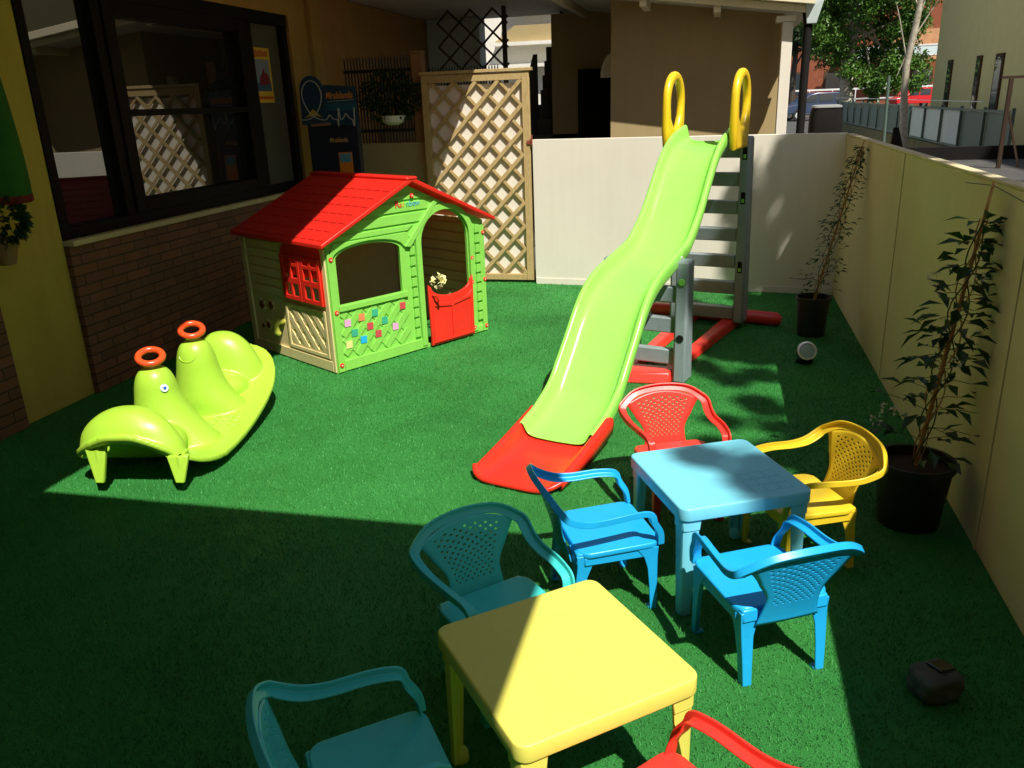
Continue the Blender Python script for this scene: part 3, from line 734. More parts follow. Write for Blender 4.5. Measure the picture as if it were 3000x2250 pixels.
    for sx in (0, 1):
        xe = -.065 if sx == 0 else L+.075
        bm = B(); n = 1
        for (xa, za), (xb, zb) in (((xe, ze), (mid, zr_)),):
            hexa(bm, [(xa, y0, za-.028), (xb, y0, zb-.034), (xb, y1, zb-.034), (xa, y1, za-.028)], [(xa, y0, za), (xb, y0, zb), (xb, y1, zb), (xa, y1, za)])
        ro = obj('roof', bm, M['redroof'], t, .005)
        # shingle tabs
        S = Vector((mid-xe, 0, zr_-ze)); ln = S.length; S.normalize(); N_ = Vector((-S.z, 0, S.x)) if sx == 0 else Vector((S.z, 0, -S.x))
        if N_.z < 0: N_ = -N_
        bm = B()
        for i in range(7):
            for j in range(12):
                yy = y0+.035 + j*.098 + (.049 if i % 2 else 0)
                if yy > y1-.09: continue
                a = .04 + i*.105
                if a + .1 > ln-.05: continue
                p = Vector((xe, 0, ze)) + S*a
                q = p + S*.085
                w_ = .082
                hexa(bm, [p+Vector((0, yy, 0))+N_*.0, p+Vector((0, yy+w_, 0)), q+Vector((0, yy+w_, 0)), q+Vector((0, yy, 0))],
                         [p+Vector((0, yy, 0))+N_*.0045, p+Vector((0, yy+w_, 0))+N_*.0045, q+Vector((0, yy+w_, 0))+N_*.001, q+Vector((0, yy, 0))+N_*.001])
        obj('shingles', bm, M['redroof'], ro)
    b_ = B(); box(b_, mid-.05, mid+.05, y0-.004, y1+.004, zr_-.022, zr_+.004)
    obj('ridge_cap', b_, M['redroof'], t, .012)
playhouse()
cluster = obj('crinkled_cluster', cluster_mesh[0], fm((.85, .82, .40), .3)); cluster.location = (-2.511, 4.959, 0); cluster.rotation_euler = (0, 0, math.atan2(.857, .515))  # tight clump of folded pale yellow pieces
tag(cluster, 'crinkled pale yellow toy behind the red half door of the playhouse', 'cluster')

# ------------------------------------------------------------------ slide
def slide():
    t = thing('slide', 'tall wavy green slide with red landing tray, grey ladder and yellow handles', 'slide', (-.90, 3.41, 0), -math.atan2(.27, .963))
    prof = cr([(.50, .118), (.58, .138), (.68, .165), (.85, .245), (.97, .355), (1.1, .485), (1.22, .61), (1.34, .70), (1.5, .765), (1.75, .815), (2.0, .865), (2.15, .945), (2.3, 1.06), (2.45, 1.215), (2.6, 1.36), (2.76, 1.46), (2.95, 1.515), (3.10, 1.54)], 7)
    sec = [(-.222, -.085), (-.226, -.03), (-.223, .0), (-.212, .011), (-.198, .011), (-.188, .002), (-.180, -.022), (-.170, -.052), (-.150, -.074), (-.115, -.082), (-.05, -.085), (0, -.086)]
    sec = sec + [(-x, z) for x, z in sec[-2::-1]]
    rings = []
    for i, (s, z) in enumerate(prof):
        k = min(1, .72 + (s-.5)*.9)
        wf = 1 - .10*max(0, (s-1.2))/1.9
        rise = 0
        if s > 2.75: rise = (s-2.75)/.35*.02
        rings.append([(x*wf, s + (0 if dz < -.05 else 0), z + dz*(k if dz < 0 else 1) - (rise if abs(x) < .18 else 0)) for x, dz in sec])
    bm = B(); loft(bm, rings, close_ring=False)
    ch = obj('chute', bm, M['slide'], t, sm=False); smooth(ch, False)
    md = ch.modifiers.new('s', 'SOLIDIFY'); md.thickness = .006; md.offset = -1
    sb = ch.modifiers.new('ss', 'SUBSURF'); sb.levels = 1; sb.render_levels = 1
    for sx in (-1, 1):
        for s_, z_ in ((.66, .125), (1.86, .80), (2.9, 1.47)):
            bt = obj('bolt', lathe(B(), [(.011, -.004), (.010, .004), (.004, .006)], 12), M['steel'], ch); bt.matrix_local = Matrix.Translation((sx*.226*(1-.1*max(0, s_-1.2)/1.9), s_, z_)) @ Matrix.Rotation(R(90*sx), 4, 'Y')
    # red tray
    tp = cr([(0, .046), (.03, .052), (.12, .064), (.28, .090), (.42, .116), (.62, .158)], 6); rings = []
    for s, z in tp:
        k = min(1, .36 + s/.62); wd = 1.07
        yo = lambda x: (.16*(1-s/.6) * (-(abs(x)/.22)**2)*0) 
        rings.append([(x*wd*1.03, s + .07*(abs(x)/.22)**4*(s/.6) + .075*(abs(x)/.225)**6*(1-s/.62), max(.013, z + dz*k*1.0 - .006)) for x, dz in sec])
    bm = B(); loft(bm, rings, close_ring=False)
    tr = obj('landing_tray', bm, M['red'], t); smooth(tr, False)
    md = tr.modifiers.new('s', 'SOLIDIFY'); md.thickness = .012; md.offset = -1
    bm = B(); tube(bm, [(x*.238, .002 + .075*abs(x)**6, .018 + .030*abs(x)**5) for x in [k/16-1 for k in range(33)]], .014, 10); obj('tray_lip', bm, M['red'], tr, sm=True)
    # ladder
    for sx in (-1, 1):
        xa, xb = sorted((sx*.215, sx*.295))
        rl = obj('ladder_rail', hexa(B(), [(xa, 3.18, .05), (xb, 3.18, .05), (xb, 3.35, .05), (xa, 3.35, .05)], [(xa, 3.14, 1.46), (xb, 3.14, 1.46), (xb, 3.25, 1.46), (xa, 3.25, 1.46)]), M['grey'], t, .018)
        for z in (1.34, 1.02, .50):
            yf = 3.18 - .04*(z-.05)/1.41
            ri = obj('slot', box(B(), xa+.022, xb-.022, yf-.002, yf+.01, z-.045, z+.045), M['dark'], rl, .004)
            obj('lock', box(B(), xa+.030, xb-.030, yf-.006, yf-.0025, z-.034, z-.006), M['green'], ri, .003)
        # handle: loop in the side plane
        oc = [(2.84, 1.38), (3.17, 1.38), (3.19, 1.60)] + arc(3.0, 1.72, .19, .20, 0, 180, 16) + [(2.80, 1.52)]
        ic = arc(3.0, 1.70, .125, .155, 0, 200, 14) + cr([(2.89, 1.60), (2.95, 1.545), (3.0, 1.53), (3.06, 1.545), (3.11, 1.62)], 4)
        plate('handle', [oc, ic[::-1]], .052, M['yel'], t, SD, (sx*.243, 0, 0), .022)
    for k, z in enumerate((.135, .335, .54, .745, .95, 1.155, 1.36)):
        obj('rung', hexa(B(), [(-.214, 3.19, z-.055), (.214, 3.19, z-.055), (.214, 3.27, z-.055), (-.214, 3.27, z-.055)], [(-.214, 3.17, z+.045), (.214, 3.17, z+.045), (.214, 3.25, z+.045), (-.214, 3.25, z+.045)]), M['grey'], t, .008)
    for sx in (-1, 1):
        xa, xb = sorted((sx*.20, sx*.285))
        po = obj('support_post', hexa(B(), [(xa, 1.78, 0), (xb, 1.78, 0), (xb, 1.94, 0), (xa, 1.94, 0)], [(xa, 1.80, .79), (xb, 1.80, .79), (xb, 1.92, .79), (xa, 1.92, .79)]), M['grey'], t, .016)
        obj('lock', lathe(B(), [(.022, -.006), (.022, .006)], 16), M['green'], po, .003).matrix_local = Matrix.Translation((sx*.245, 1.793, .66)) @ Matrix.Rotation(R(90), 4, 'X')
        obj('bolt_hole', lathe(B(), [(.024, -.004), (.024, .004)], 16), M['dark'], po).matrix_local = Matrix.Translation((sx*.245, 1.786, .30)) @ Matrix.Rotation(R(90), 4, 'X')
    for z in (.16, .37, .57): obj('rung', box(B(), -.199, .199, 1.82, 1.88, z-.05, z+.05), M['grey'], t, .008)
    # red feet
    bb = B(); tube(bb, [(-.54, 3.43, .045), (-.50, 3.43, .052), (0, 3.42, .055), (.50, 3.43, .052), (.54, 3.43, .045)], [.028, .055, .058, .055, .028], 14); obj('foot_bar', bb, M['cred'], t, sm=True)
    bb = B(); hexa(bb, [(-.26, 1.60, 0), (.20, 1.74, 0), (.20, 1.92, 0), (-.26, 1.92, 0)], [(-.24, 1.64, .06), (.19, 1.77, .075), (.19, 1.90, .075), (-.24, 1.90, .06)]); obj('foot_bar', bb, M['cred'], t, .012)
    for sx in (-1, 1):
        bb = B(); hexa(bb, [(sx*.13-.05, 1.93, 0), (sx*.13+.05, 1.93, 0), (sx*.18+.06, 3.40, 0), (sx*.18-.06, 3.40, 0)], [(sx*.13-.035, 1.93, .05), (sx*.13+.035, 1.93, .05), (sx*.18+.05, 3.40, .08), (sx*.18-.05, 3.40, .08)]); obj('floor_beam', bb, M['cred'], t, .012)
slide()

# ------------------------------------------------------------------ rocker
def rocker():
    ax = Vector((-.17, .985, 0)).normalized()
    t = thing('seesaw', 'lime green two-seat animal seesaw with orange ring handles', 'seesaw', (-2.66, 3.13, 0), math.atan2(ax.y, ax.x) - math.pi/2)
    # local: y along the body 0..1.36, x to the right
    LN = 1.36
    S0 = -.085
    def rim(s, x):
        z = .052 + .25*(s-.40)**2
        e = max(0, 1 - (s-S0)/.36); e2 = max(0, 1 - (LN-s)/.30)
        z += e**1.25*(.185 - .155*max(0, (x+.02)/.30)**1.4 - .05*max(0, (-x-.15)/.2)) + .05*e2
        return z + .012
    XC = lambda s: -.085 + .045*s
    def hw(s):
        k = ((s-S0)/(LN-S0))*2-1
        return .358*max(0, 1-abs(k)**5.5)**.5*(1-.14*max(s, 0)) + .012
    bm = B(); rings = []
    N = 60
    for i in range(N+1):
        s = S0 + (LN-S0)*i/N; s = min(max(s, S0+.004), LN-.004); W = hw(s); ring = []
        for j in range(25):
            x = W*(j/12-1); ring.append((x+XC(s), s, rim(s, x+XC(s))+.017))
        low = []
        for j in range(24, -1, -1):
            x = W*(j/12-1)
            bul = .05*max(0, 1-abs(x/W)**2)*max(0, 1-((s-LN*.50)/(LN*.34))**2)
            low.append((x+XC(s), s, max(.004, rim(s, x+XC(s))-.015-bul)))
        rings.append(ring+low)
    loft(bm, rings)
    # humps and heads
    def blob(c, prof):
        """vertical loft of ellipses: prof = (z, rx, ry, dx, dy)"""
        q = cr(prof, 3)
        loft(bm, [[(c[0] + dx + rx*math.cos(2*math.pi*k/32), c[1] + dy + ry*math.sin(2*math.pi*k/32), z) for k in range(32)] for z, rx, ry, dx, dy in q])
    blob((-.125, .43), [(.05, .28, .17, .05, 0), (.10, .245, .155, .045, 0), (.16, .20, .145, .035, 0), (.22, .165, .132, .022, 0), (.29, .135, .118, .008, 0), (.36, .116, .106, .0, .0), (.42, .104, .097, 0, .0), (.465, .085, .08, 0, 0), (.495, .055, .053, 0, 0), (.508, .02, .02, 0, 0)])
    blob((-.075, .83), [(.05, .27, .15, .02, .01), (.12, .235, .14, .02, .01), (.19, .185, .132, .012, .0), (.27, .146, .122, .004, 0), (.36, .122, .110, 0, 0), (.44, .106, .10, 0, 0), (.495, .086, .082, 0, 0), (.528, .054, .052, 0, 0), (.54, .02, .02, 0, 0)])
    blob((-.105, .06), [(.16, .275, .125, .01, 0), (.22, .262, .12, .008, 0), (.28, .235, .11, .0, .005), (.33, .195, .095, 0, .01), (.37, .14, .075, 0, .02), (.395, .08, .05, 0, .02), (.402, .03, .02, 0, .02)])
    blob((-.06, 1.17), [(.10, .255, .16, .02, 0), (.20, .24, .15, .01, 0), (.30, .215, .13, 0, 0), (.38, .175, .11, 0, 0), (.44, .125, .085, 0, 0), (.475, .07, .05, 0, 0), (.485, .025, .02, 0, 0)])
    ellipsoid(bm, (-.12, .25, .14), (.20, .15, .11)); ellipsoid(bm, (-.06, 1.00, .18), (.19, .15, .10))
    o = obj('body', bm, M['rock'], t)
    md = o.modifiers.new('r', 'REMESH'); md.mode = 'VOXEL'; md.voxel_size = .0068; md.use_smooth_shade = True
    cu_ = obj('cut', ellipsoid(B(), (-.105, -.03, .045), (.275, .33, .215), 36, 22), M['rock'])
    cu_.matrix_world = t.matrix_basis.copy(); bpy.context.view_layer.update()
    bo = o.modifiers.new('b', 'BOOLEAN'); bo.object = cu_; bo.operation = 'DIFFERENCE'; bo.solver = 'EXACT'
    sm_ = o.modifiers.new('s', 'SMOOTH'); sm_.factor = .5; sm_.iterations = 10
    bpy.context.view_layer.update(); dg = bpy.context.evaluated_depsgraph_get()
    m2 = bpy.data.meshes.new_from_object(o.evaluated_get(dg)); o.modifiers.clear(); o.data = m2
    bpy.data.objects.remove(cu_)
    for p_ in m2.polygons: p_.use_smooth = True
    from mathutils.bvhtree import BVHTree
    bv = BVHTree.FromPolygons([v.co for v in m2.vertices], [tuple(q.vertices) for q in m2.polygons])
    def hit(o_, d_, off=.001):
        h_ = bv.ray_cast(Vector(o_), Vector(d_)); return h_[0] + h_[1]*off if h_[0] else Vector(o_)
    # legs
    for x, y, zt in ((-.225, -.060, .245), (.182, -.062, .190), (-.25, 1.20, .22), (-.02, 1.20, .22)):
        zb = .06 if y < 1 else .16
        bb = B(); hexa(bb, [(x-.022, y-.008, zb), (x+.022, y-.008, zb), (x+.022, y+.010, zb), (x-.022, y+.010, zb)], [(x-.060, y+.02, zt), (x+.045, y+.03, zt), (x+.045, y+.06, zt), (x-.055, y+.06, zt)])
        hexa(bb, [(x-.008, y, zb), (x+.008, y, zb), (x+.008, y+.045, zb), (x-.008, y+.045, zb)], [(x-.012, y+.02, zt), (x+.012, y+.02, zt), (x+.012, y+.12, zt), (x-.012, y+.12, zt)])
        obj('leg', bb, M['rock'], t, .006)
    for (x, y, z) in ((-.125, .43, .50), (-.075, .83, .535)):
        bb = B(); tube(bb, [(x, y, z-.01), (x, y, z+.022)], .019, 14); obj('neck', bb, M['rock'], t, sm=True)
        til = Matrix.Rotation(R(29), 3, 'Z') @ Matrix.Rotation(R(24), 3, 'X')
        pts = [Vector((x, y+.0, z+.055)) + til @ Vector((.060*math.cos(a), .060*math.sin(a), 0)) for a in [2*math.pi*k/32 for k in range(32)]]
        obj('ring_handle', tube(B(), pts, .0175, 12, close=True), M['ring'], t, sm=True)
    # eyes
    for (x, y, z), nrm in (((-.050, .368, .40), (.74, -.60, .30)), ((-.215, .45, .40), (-.9, .1, .3))):
        q = Vector(nrm).to_track_quat('Z', 'Y').to_matrix().to_4x4()
        e = obj('eye', lathe(B(), [(.022, 0), (.020, .006), (.006, .009)], 18), M['eyew'], t, sm=True); e.matrix_local = Matrix.Translation(hit((x + nrm[0]*.2, y + nrm[1]*.2, z + nrm[2]*.1), (-nrm[0], -nrm[1], -nrm[2]*.5), 0)) @ q
        obj('pupil', lathe(B(), [(.009, .009), (.008, .011)], 14), M['eyeb'], e)
    # mouth crease
    pts = [hit((-.085 + .048*math.cos(a), .62, .455 + .028*math.sin(a)), (0, 1, 0)) for a in [math.pi + math.pi*k/10 for k in range(11)]]
    obj('mouth', tube(B(), pts, .0032, 6), M['rock'], t, sm=True)
    # zigzag tread lines in the footwell
    for r_ in range(3):
        y = .58 + r_*.045
        pts = [hit((.035 + k*.022, y + .03 + (.010 if k % 2 else -.006), .9), (0, 0, -1)) for k in range(8)]
        obj('tread', tube(B(), pts, .0035, 6), M['rock'], t)
rocker()

# ------------------------------------------------------------------ tables and chairs
def make_table(name, label, mat, loc, rz):
    t = thing(name, label, 'table', loc, rz); h = .250; zt = .43
    me = shape_mesh([rrect(-h, h, -h, h, .035, 6)], .05, .006)
    me.transform(Matrix.Translation((0, 0, zt-.025))); me.materials.clear(); me.materials.append(mat)
    o = bpy.data.objects.new('table_top', me); link(o, t); smooth(o)
    for sx in (-1, 1):
        for sy in (-1, 1):
            bm = B(); c = h-.012; i = .066; th = .010
            def L(z, w_, cc):   # L shaped section with cut corner
                return [(sx*cc, sy*(cc-w_), z), (sx*cc, sy*(cc-.018), z), (sx*(cc-.005), sy*(cc-.005), z), (sx*(cc-.018), sy*cc, z), (sx*(cc-w_), sy*cc, z), (sx*(cc-w_), sy*(cc-th), z), (sx*(cc-.022), sy*(cc-th), z), (sx*(cc-th), sy*(cc-.022), z), (sx*(cc-th), sy*(cc-w_), z)]
            loft(bm, [L(0, .040, c), L(.355, .062, c)])
            lg = obj('leg', bm, mat, t, .002)
            obj('collar', loft(B(), [L(.338, .066, c+.003), L(.379, .070, c+.003)]), mat, lg, .003)
            obj('rib', tube(B(), [(sx*(c-.020), sy*(c-.020), .0), (sx*(c-.020), sy*(c-.020), .345)], [.013, .013], 10), mat, lg, sm=True)
            obj('foot', lathe(B(), [(.022, 0), (.022, .03), (.012, .045)], 14, (sx*(c-.026), sy*(c-.026), 0)), mat, lg, .002)
    # raised rim squares of the stacking pattern
    return t
TY = make_table('play_table', 'square yellow plastic child table in the foreground, half in shade', M['tyel'], (-.331, 1.706, 0), R(40))
TB = make_table('play_table', 'square light blue plastic child table between the blue and yellow chairs', M['tblue'], (.046, 2.846, 0), R(26.8))
bm = B()
for i in range(3):
    for j in range(3):
        x, y = .05 + i*.052, -.20 + j*.052
        for (a, b_, c, d) in ((x, x+.046, y, y+.0015), (x, x+.046, y+.0445, y+.046), (x, x+.0015, y, y+.046), (x+.0445, x+.046, y, y+.046)): box(bm, a, b_, c, d, .4298, .4306)
obj('relief', bm, M['tblue'], TB)

CH = dict(armz=.392, army=.092, topz=.505, topy=-.245)
def make_chair(label, mat):
    t = thing('child_chair', label, 'chair')
    # seat
    me = shape_mesh([rrect(-.165, .165, -.140, .165, .045, 5)], .022, .006)
    me.transform(Matrix.Translation((0, 0, .259))); me.materials.clear(); me.materials.append(mat)
    for v in me.vertices:
        if v.co.z > .26: v.co.z -= .006*max(0, 1-(v.co.x/.15)**2)*max(0, 1-(v.co.y/.14)**2)
        v.co.z += .006*max(0, v.co.y)/.16 
    o = bpy.data.objects.new('seat', me); link(o, t); smooth(o)
    bm = B()
    for (x0, x1, y0, y1) in ((-.150, .150, .140, .150), (-.150, .150, -.130, -.120), (-.158, -.148, -.12, .14), (.148, .158, -.12, .14)): box(bm, x0, x1, y0, y1, .218, .249)
    obj('seat_skirt', bm, mat, t, .003)
    # legs : L sections
    for sx in (-1, 1):
        for sy, yt, yb, xt, xb in ((1, .150, .150, .160, .160), (-1, -.145, -.165, .152, .145)):
            bm = B()
            def Ls(z, x, y, w1, w2, th=.006):
                return [(sx*x, y, z), (sx*x, y - sy*w2, z), (sx*(x-th), y - sy*w2, z), (sx*(x-th), y - sy*th, z), (sx*(x-w1), y - sy*th, z), (sx*(x-w1), y, z)]
            k = 1 if sy > 0 else 1.12
            loft(bm, [Ls(0, xb, yb, .028*k, .026*k), Ls(.10, xb+(xt-xb)*.4, yb+(yt-yb)*.4, .032*k, .030*k), Ls(.17, xb+(xt-xb)*.8, yb+(yt-yb)*.8, .038*k, .037*k), Ls(.215, xt, yt, .050*k, .050*k), Ls(.255, xt+.002, yt+.002*sy, .085*k, .08*k)])
            lg = obj('leg', bm, mat, t, .002)
            obj('foot', box(B(), min(sx*(xb-.006), sx*(xb-.034)), max(sx*(xb-.006), sx*(xb-.034)), min(yb-sy*.006, yb-sy*.030), max(yb-sy*.006, yb-sy*.030), 0, .008), mat, lg, .002)
    for sx in (-1, 1):
        obj('corner_gusset', hexa(B(), [(sx*.095, -.150, .222), (sx*.150, -.150, .222), (sx*.154, -.115, .222), (sx*.095, -.115, .222)], [(sx*.095, -.146, .266), (sx*.148, -.146, .266), (sx*.158, -.100, .266), (sx*.095, -.110, .266)]), mat, t, .006)
    az, ay, tz, ty = CH['armz'], CH['army'], CH['topz'], CH['topy']
    # arm + top band (one moulded band from post to post)
    half = [((.158, .152, .262), (-.9, 0, 0), .036), ((.164, .146, .31), (-1, 0, 0), .034), ((.171, ay+.030, az-.040), (-1, 0, 0), .034), ((.174, ay+.020, az-.010), (-1, 0, 0), .034), ((.177, ay-.005, az), (-1, 0, 0), .034),
            ((.184, .03, az+.002), (-1, 0, 0), .034), ((.190, -.06, az-.002), (-1, 0, -.02), .035), ((.200, -.13, az+.006), (-.98, .1, -.15), .038), ((.207, -.195, az+.034), (-.85, .40, -.35), .038),
            ((.183, ty+.022, tz-.050), (-.62, .50, -.60), .034), ((.115, ty-.006, tz-.012), (-.25, .62, -.74), .032), ((0, ty-.018, tz), (0, .64, -.76), .032)]
    path = half + [((-p[0], p[1], p[2]), (-w_[0], w_[1], w_[2]), k) for p, w_, k in half[-2::-1]]
    flat_ = cr([(*p, *w_, k) for p, w_, k in path], 5); rings = []
    pr = None
    for i, q in enumerate(flat_):
        p, w_, k = Vector(q[:3]), Vector(q[3:6]).normalized(), q[6]
        a = Vector(flat_[max(i-1, 0)][:3]); b_ = Vector(flat_[min(i+1, len(flat_)-1)][:3]); tg = (b_-a).normalized()
        w_ = (w_ - tg*w_.dot(tg)).normalized(); n = tg.cross(w_).normalized(); th = .007
        # shallow channel section : outer lip turned down/back
        p = Vector((p.x*1.045, p.y, p.z)); rings.append([p + n*th*.5, p + w_*k + n*th*.5*.6, p + w_*k - n*th*.5, p + w_*.008 - n*th*.5, p + w_*.007 - n*.020, p - n*.020])
    bm = B(); loft(bm, rings); obj('arm_band', bm, mat, t, .002)
    # perforated splat
    bm = B(); NX, NZ = 17, 25
    z0 = .212
    def S(u, v):  # u -1..1, v 0..1
        wv = .108 - .014*math.sin(min(1, v*1.5)*math.pi) + .064*max(0, v-.40)**1.3/.515
        x = u*wv; z1 = tz - .020 - 1.50*x*x
        z = z0 + (z1-z0)*v; y = -.158 + (ty+.004+.158)*v**1.25 + .95*x*x*(.35+.65*v)
        return Vector((x, y, z))
    def Q(a, b_, c, d): bm.faces.new([bm.verts.new(S(*p)) for p in (a, b_, c, d)])
    for i in range(NX):
        for j in range(NZ):
            ua, ub = -1+2*i/NX, -1+2*(i+1)/NX; va, vb = j/NZ, (j+1)/NZ
            if (i+j) % 2 == 0 and 2 <= i <= NX-3 and 7 <= j <= NZ-3:
                uc, vc = (ua+ub)/2, (va+vb)/2; du, dv = (ub-ua)*.42, (vb-va)*.42
                n_, s_, e_, w_ = (uc, vc+dv), (uc, vc-dv), (uc+du, vc), (uc-du, vc)
                A_, Bb, C_, D_ = (ua, va), (ub, va), (ub, vb), (ua, vb)
                Q(A_, Bb, s_, s_) if False else None
                for quad in ((A_, s_, w_), (Bb, e_, s_), (C_, n_, e_), (D_, w_, n_)): bm.faces.new([bm.verts.new(S(*p)) for p in quad])
                for tri in ((A_, Bb, s_), (Bb, C_, e_), (C_, D_, n_), (D_, A_, w_)): bm.faces.new([bm.verts.new(S(*p)) for p in tri])
            else: Q((ua, va), (ub, va), (ub, vb), (ua, vb))
    bmesh.ops.remove_doubles(bm, verts=bm.verts, dist=.0003)
    o = obj('backrest', bm, mat, t); smooth(o)
    md = o.modifiers.new('s', 'SOLIDIFY'); md.thickness = .0045; md.offset = 0
    return t
def place(t, c, fwd):
    t.location = (c[0], c[1], 0); t.rotation_euler = (0, 0, math.atan2(fwd[1], fwd[0]) - math.pi/2); return t
GR = 'plastic child chairs around the two play tables'
first = make_chair('x', M['cblue'])
def chair(label, mat, c, fwd, use=None):
    r_ = use or copy_tree(first)
    if use is None:
        def recol(o):
            for ch in o.children:
                recol(ch)
            if o.type == 'MESH':
                key = (o.data.name, mat.name)
                if key not in _mesh:
                    m2 = o.data.copy(); m2.materials.clear(); m2.materials.append(mat); _mesh[key] = m2
                o.data = _mesh[key]
        if mat is not M['cblue']: recol(r_)
    r_['label'] = label; r_['group'] = GR; return place(r_, c, fwd)
_mesh = {}
#@@CHAIRS
chair('bright blue child chair left of the blue table, seen from its side', M['cblue'], (-.35, 2.64), (.89, .456), first)
chair('bright blue child chair with its back to the camera at the blue table', M['cblue'], (.195, 2.405), (-.485, .875))
chair('red child chair between the slide and the blue table', M['cred'], (-.11, 3.34), (.40, -.92))
chair('yellow child chair between the blue table and the right wall', M['cyel'], (.37, 3.03), (-.9, -.43))
chair('teal child chair behind the yellow table, back against the sunlit grass', M['cteal'], (-.585, 2.075), (.70, -.715))
chair('teal child chair at the bottom edge, left of the yellow table', M['cteal'], (-.715, 1.385), (.80, .60))
chair('red child chair at the bottom edge, right of the yellow table', M['cred'], (-.032, 1.372), (-.75, .66))
#@@END

# ------------------------------------------------------------------ potted climbers
def climber(label, base, pot_r, pot_h, tip, n, L, W, seed, spread, flowers=0, bamboo_r=.007):
    rnd = random.Random(seed)
    t = thing('potted_jasmine', label, 'plant', (*base, 0))
    obj('pot', lathe(B(), [(pot_r*.78, 0), (pot_r*.95, pot_h*.9), (pot_r*1.02, pot_h*.9), (pot_r*1.02, pot_h), (pot_r*.92, pot_h), (pot_r*.9, pot_h*.9)], 30, cap=False), M['pot'], t, sm=True)
    obj('soil', lathe(B(), [(pot_r*.9, pot_h*.86), (pot_r*.3, pot_h*.9)], 20), M['soil'], t)
    tip = Vector(tip); b0 = Vector((0, 0, pot_h*.85))
    obj('cane', tube(B(), [b0, b0.lerp(tip, .5), tip], [bamboo_r, bamboo_r, bamboo_r*.6], 8), M['cane'], t, sm=True)
    top = b0.lerp(tip, spread[1])
    for k in range(4):
        ph = k*1.6; pts = []
        for i in range(26):
            f_ = i/25; p = b0.lerp(top, f_); r_ = .012 + .025*math.sin(f_*3.1)
            pts.append(p + Vector((math.cos(f_*14+ph), math.sin(f_*14+ph), 0))*r_)
        obj('stem', tube(B(), pts, .0028, 5), M['cane'] if k % 2 else M['leafd'], t)
    bm = B(); side = B()
    for i in range(n):
        f_ = .04 + .96*rnd.random()**.85; p = b0.lerp(top, f_); r_ = spread[0]*(1-.75*f_)*(.25 + .75*rnd.random())*(1.25 if rnd.random() < .15 else 1)
        a = rnd.random()*6.283; d = Vector((math.cos(a), math.sin(a), rnd.uniform(-.2, .5)))
        q = p + Vector((d.x, d.y, d.z*.4))*r_
        if rnd.random() < .35: tube(bm, [p, p.lerp(q, .5) + Vector((0, 0, .01)), q], .0015, 4, cap=False)
        leaf_quad(bm, q, d + Vector((0, 0, rnd.uniform(-.7, .3))), Vector((rnd.uniform(-.5, .5), rnd.uniform(-.5, .5), 1)), L*rnd.uniform(.6, 1.15), W*rnd.uniform(.7, 1.1))
    obj('foliage', bm, M['leaf'], t); side.free()
    if flowers:
        fb = B()
        for i in range(flowers):
            f_ = .15 + .75*rnd.random(); p = b0.lerp(top, f_); a = rnd.random()*6.283
            q = p + Vector((math.cos(a), math.sin(a), 0))*spread[0]*(1-.6*f_)*.95
            for k in range(9):
                c = q + rv(rnd)*.025
                for m_ in range(4): leaf_quad(fb, c, rv(rnd), rv(rnd), .011, .006)
        obj('blossoms', fb, M['flower'], t)
climber('potted climbing jasmine on a leaning cane by the far right corner', (.745, 6.33), .125, .30, (.285, .26, 1.40), 260, .055, .024, 21, (.17, .96), 0)
climber('large potted climbing jasmine with white blossoms near the yellow chair', (.855, 3.40), .155, .29, (.175, .13, 1.40), 190, .098, .046, 22, (.22, .88), 10, .009)
bm = B(); tube(bm, [(1.03, 3.9, 1.36), (1.03, 3.53, 1.385), (1.04, 2.2, 1.30)], .0022, 5)
tag(obj('tie_wire', bm, M['iron']), 'thin dark wire tied to the cane along the top of the right wall', 'wire')

# ground spotlight and stone lamp
t = thing('spotlight', 'small black ground spotlight with a silver ring on the grass near the right wall', 'light', (.64, 5.60, 0), R(8)); t.scale = (1.12, 1.12, 1.12)
q = Euler((R(62), 0, 0)).to_matrix().to_4x4(); mt = Matrix.Translation((0, 0, .075)) @ q
h_ = obj('housing', lathe(B(), [(.03, -.05), (.05, -.03), (.056, .022)], 26), M['dark'], t, sm=True); h_.matrix_local = mt
r_ = obj('ring', lathe(B(), [(.044, .024), (.046, .032), (.057, .030), (.058, .02)], 30, cap=False), M['steel'], h_, sm=True)
obj('lens', lathe(B(), [(.044, .02), (.043, .025), (.02, .028)], 26), M['lens'], h_, sm=True)
obj('base', lathe(B(), [(.05, 0), (.05, .012), (.02, .02), (.018, .06)], 20, (0, .02, 0)), M['dark'], t, sm=True)

def stone_lamp():
    t = thing('stone_lamp', 'brown stone-shaped solar lamp with a dark square panel on the grass', 'lamp', (.71, 2.27, 0), R(28)); t.scale = (.92, .92, .95)
    rnd = random.Random(4); bm = B(); bmesh.ops.create_icosphere(bm, subdivisions=4, radius=1)
    from mathutils import noise
    for v in bm.verts:
        d = v.co.copy(); k = (abs(d.x)**5 + abs(d.y)**5 + abs(d.z)**5)**-.2*(1 + .10*noise.noise(d*2.0) + .05*noise.noise(d*6))
        v.co = Vector((d.x*.072*k, d.y*.062*k, max(-.001, .048 + d.z*.048*k)))
    obj('rock', bm, M['stone'], t, sm=True)
    pn = obj('solar_panel', box(B(), -.034, .034, -.03, .03, -.004, .004), M['glass'], t, .002)
    pn.matrix_local = Matrix.Translation((.022, .008, .099)) @ Euler((R(-6), R(8), R(6))).to_matrix().to_4x4()
stone_lamp()

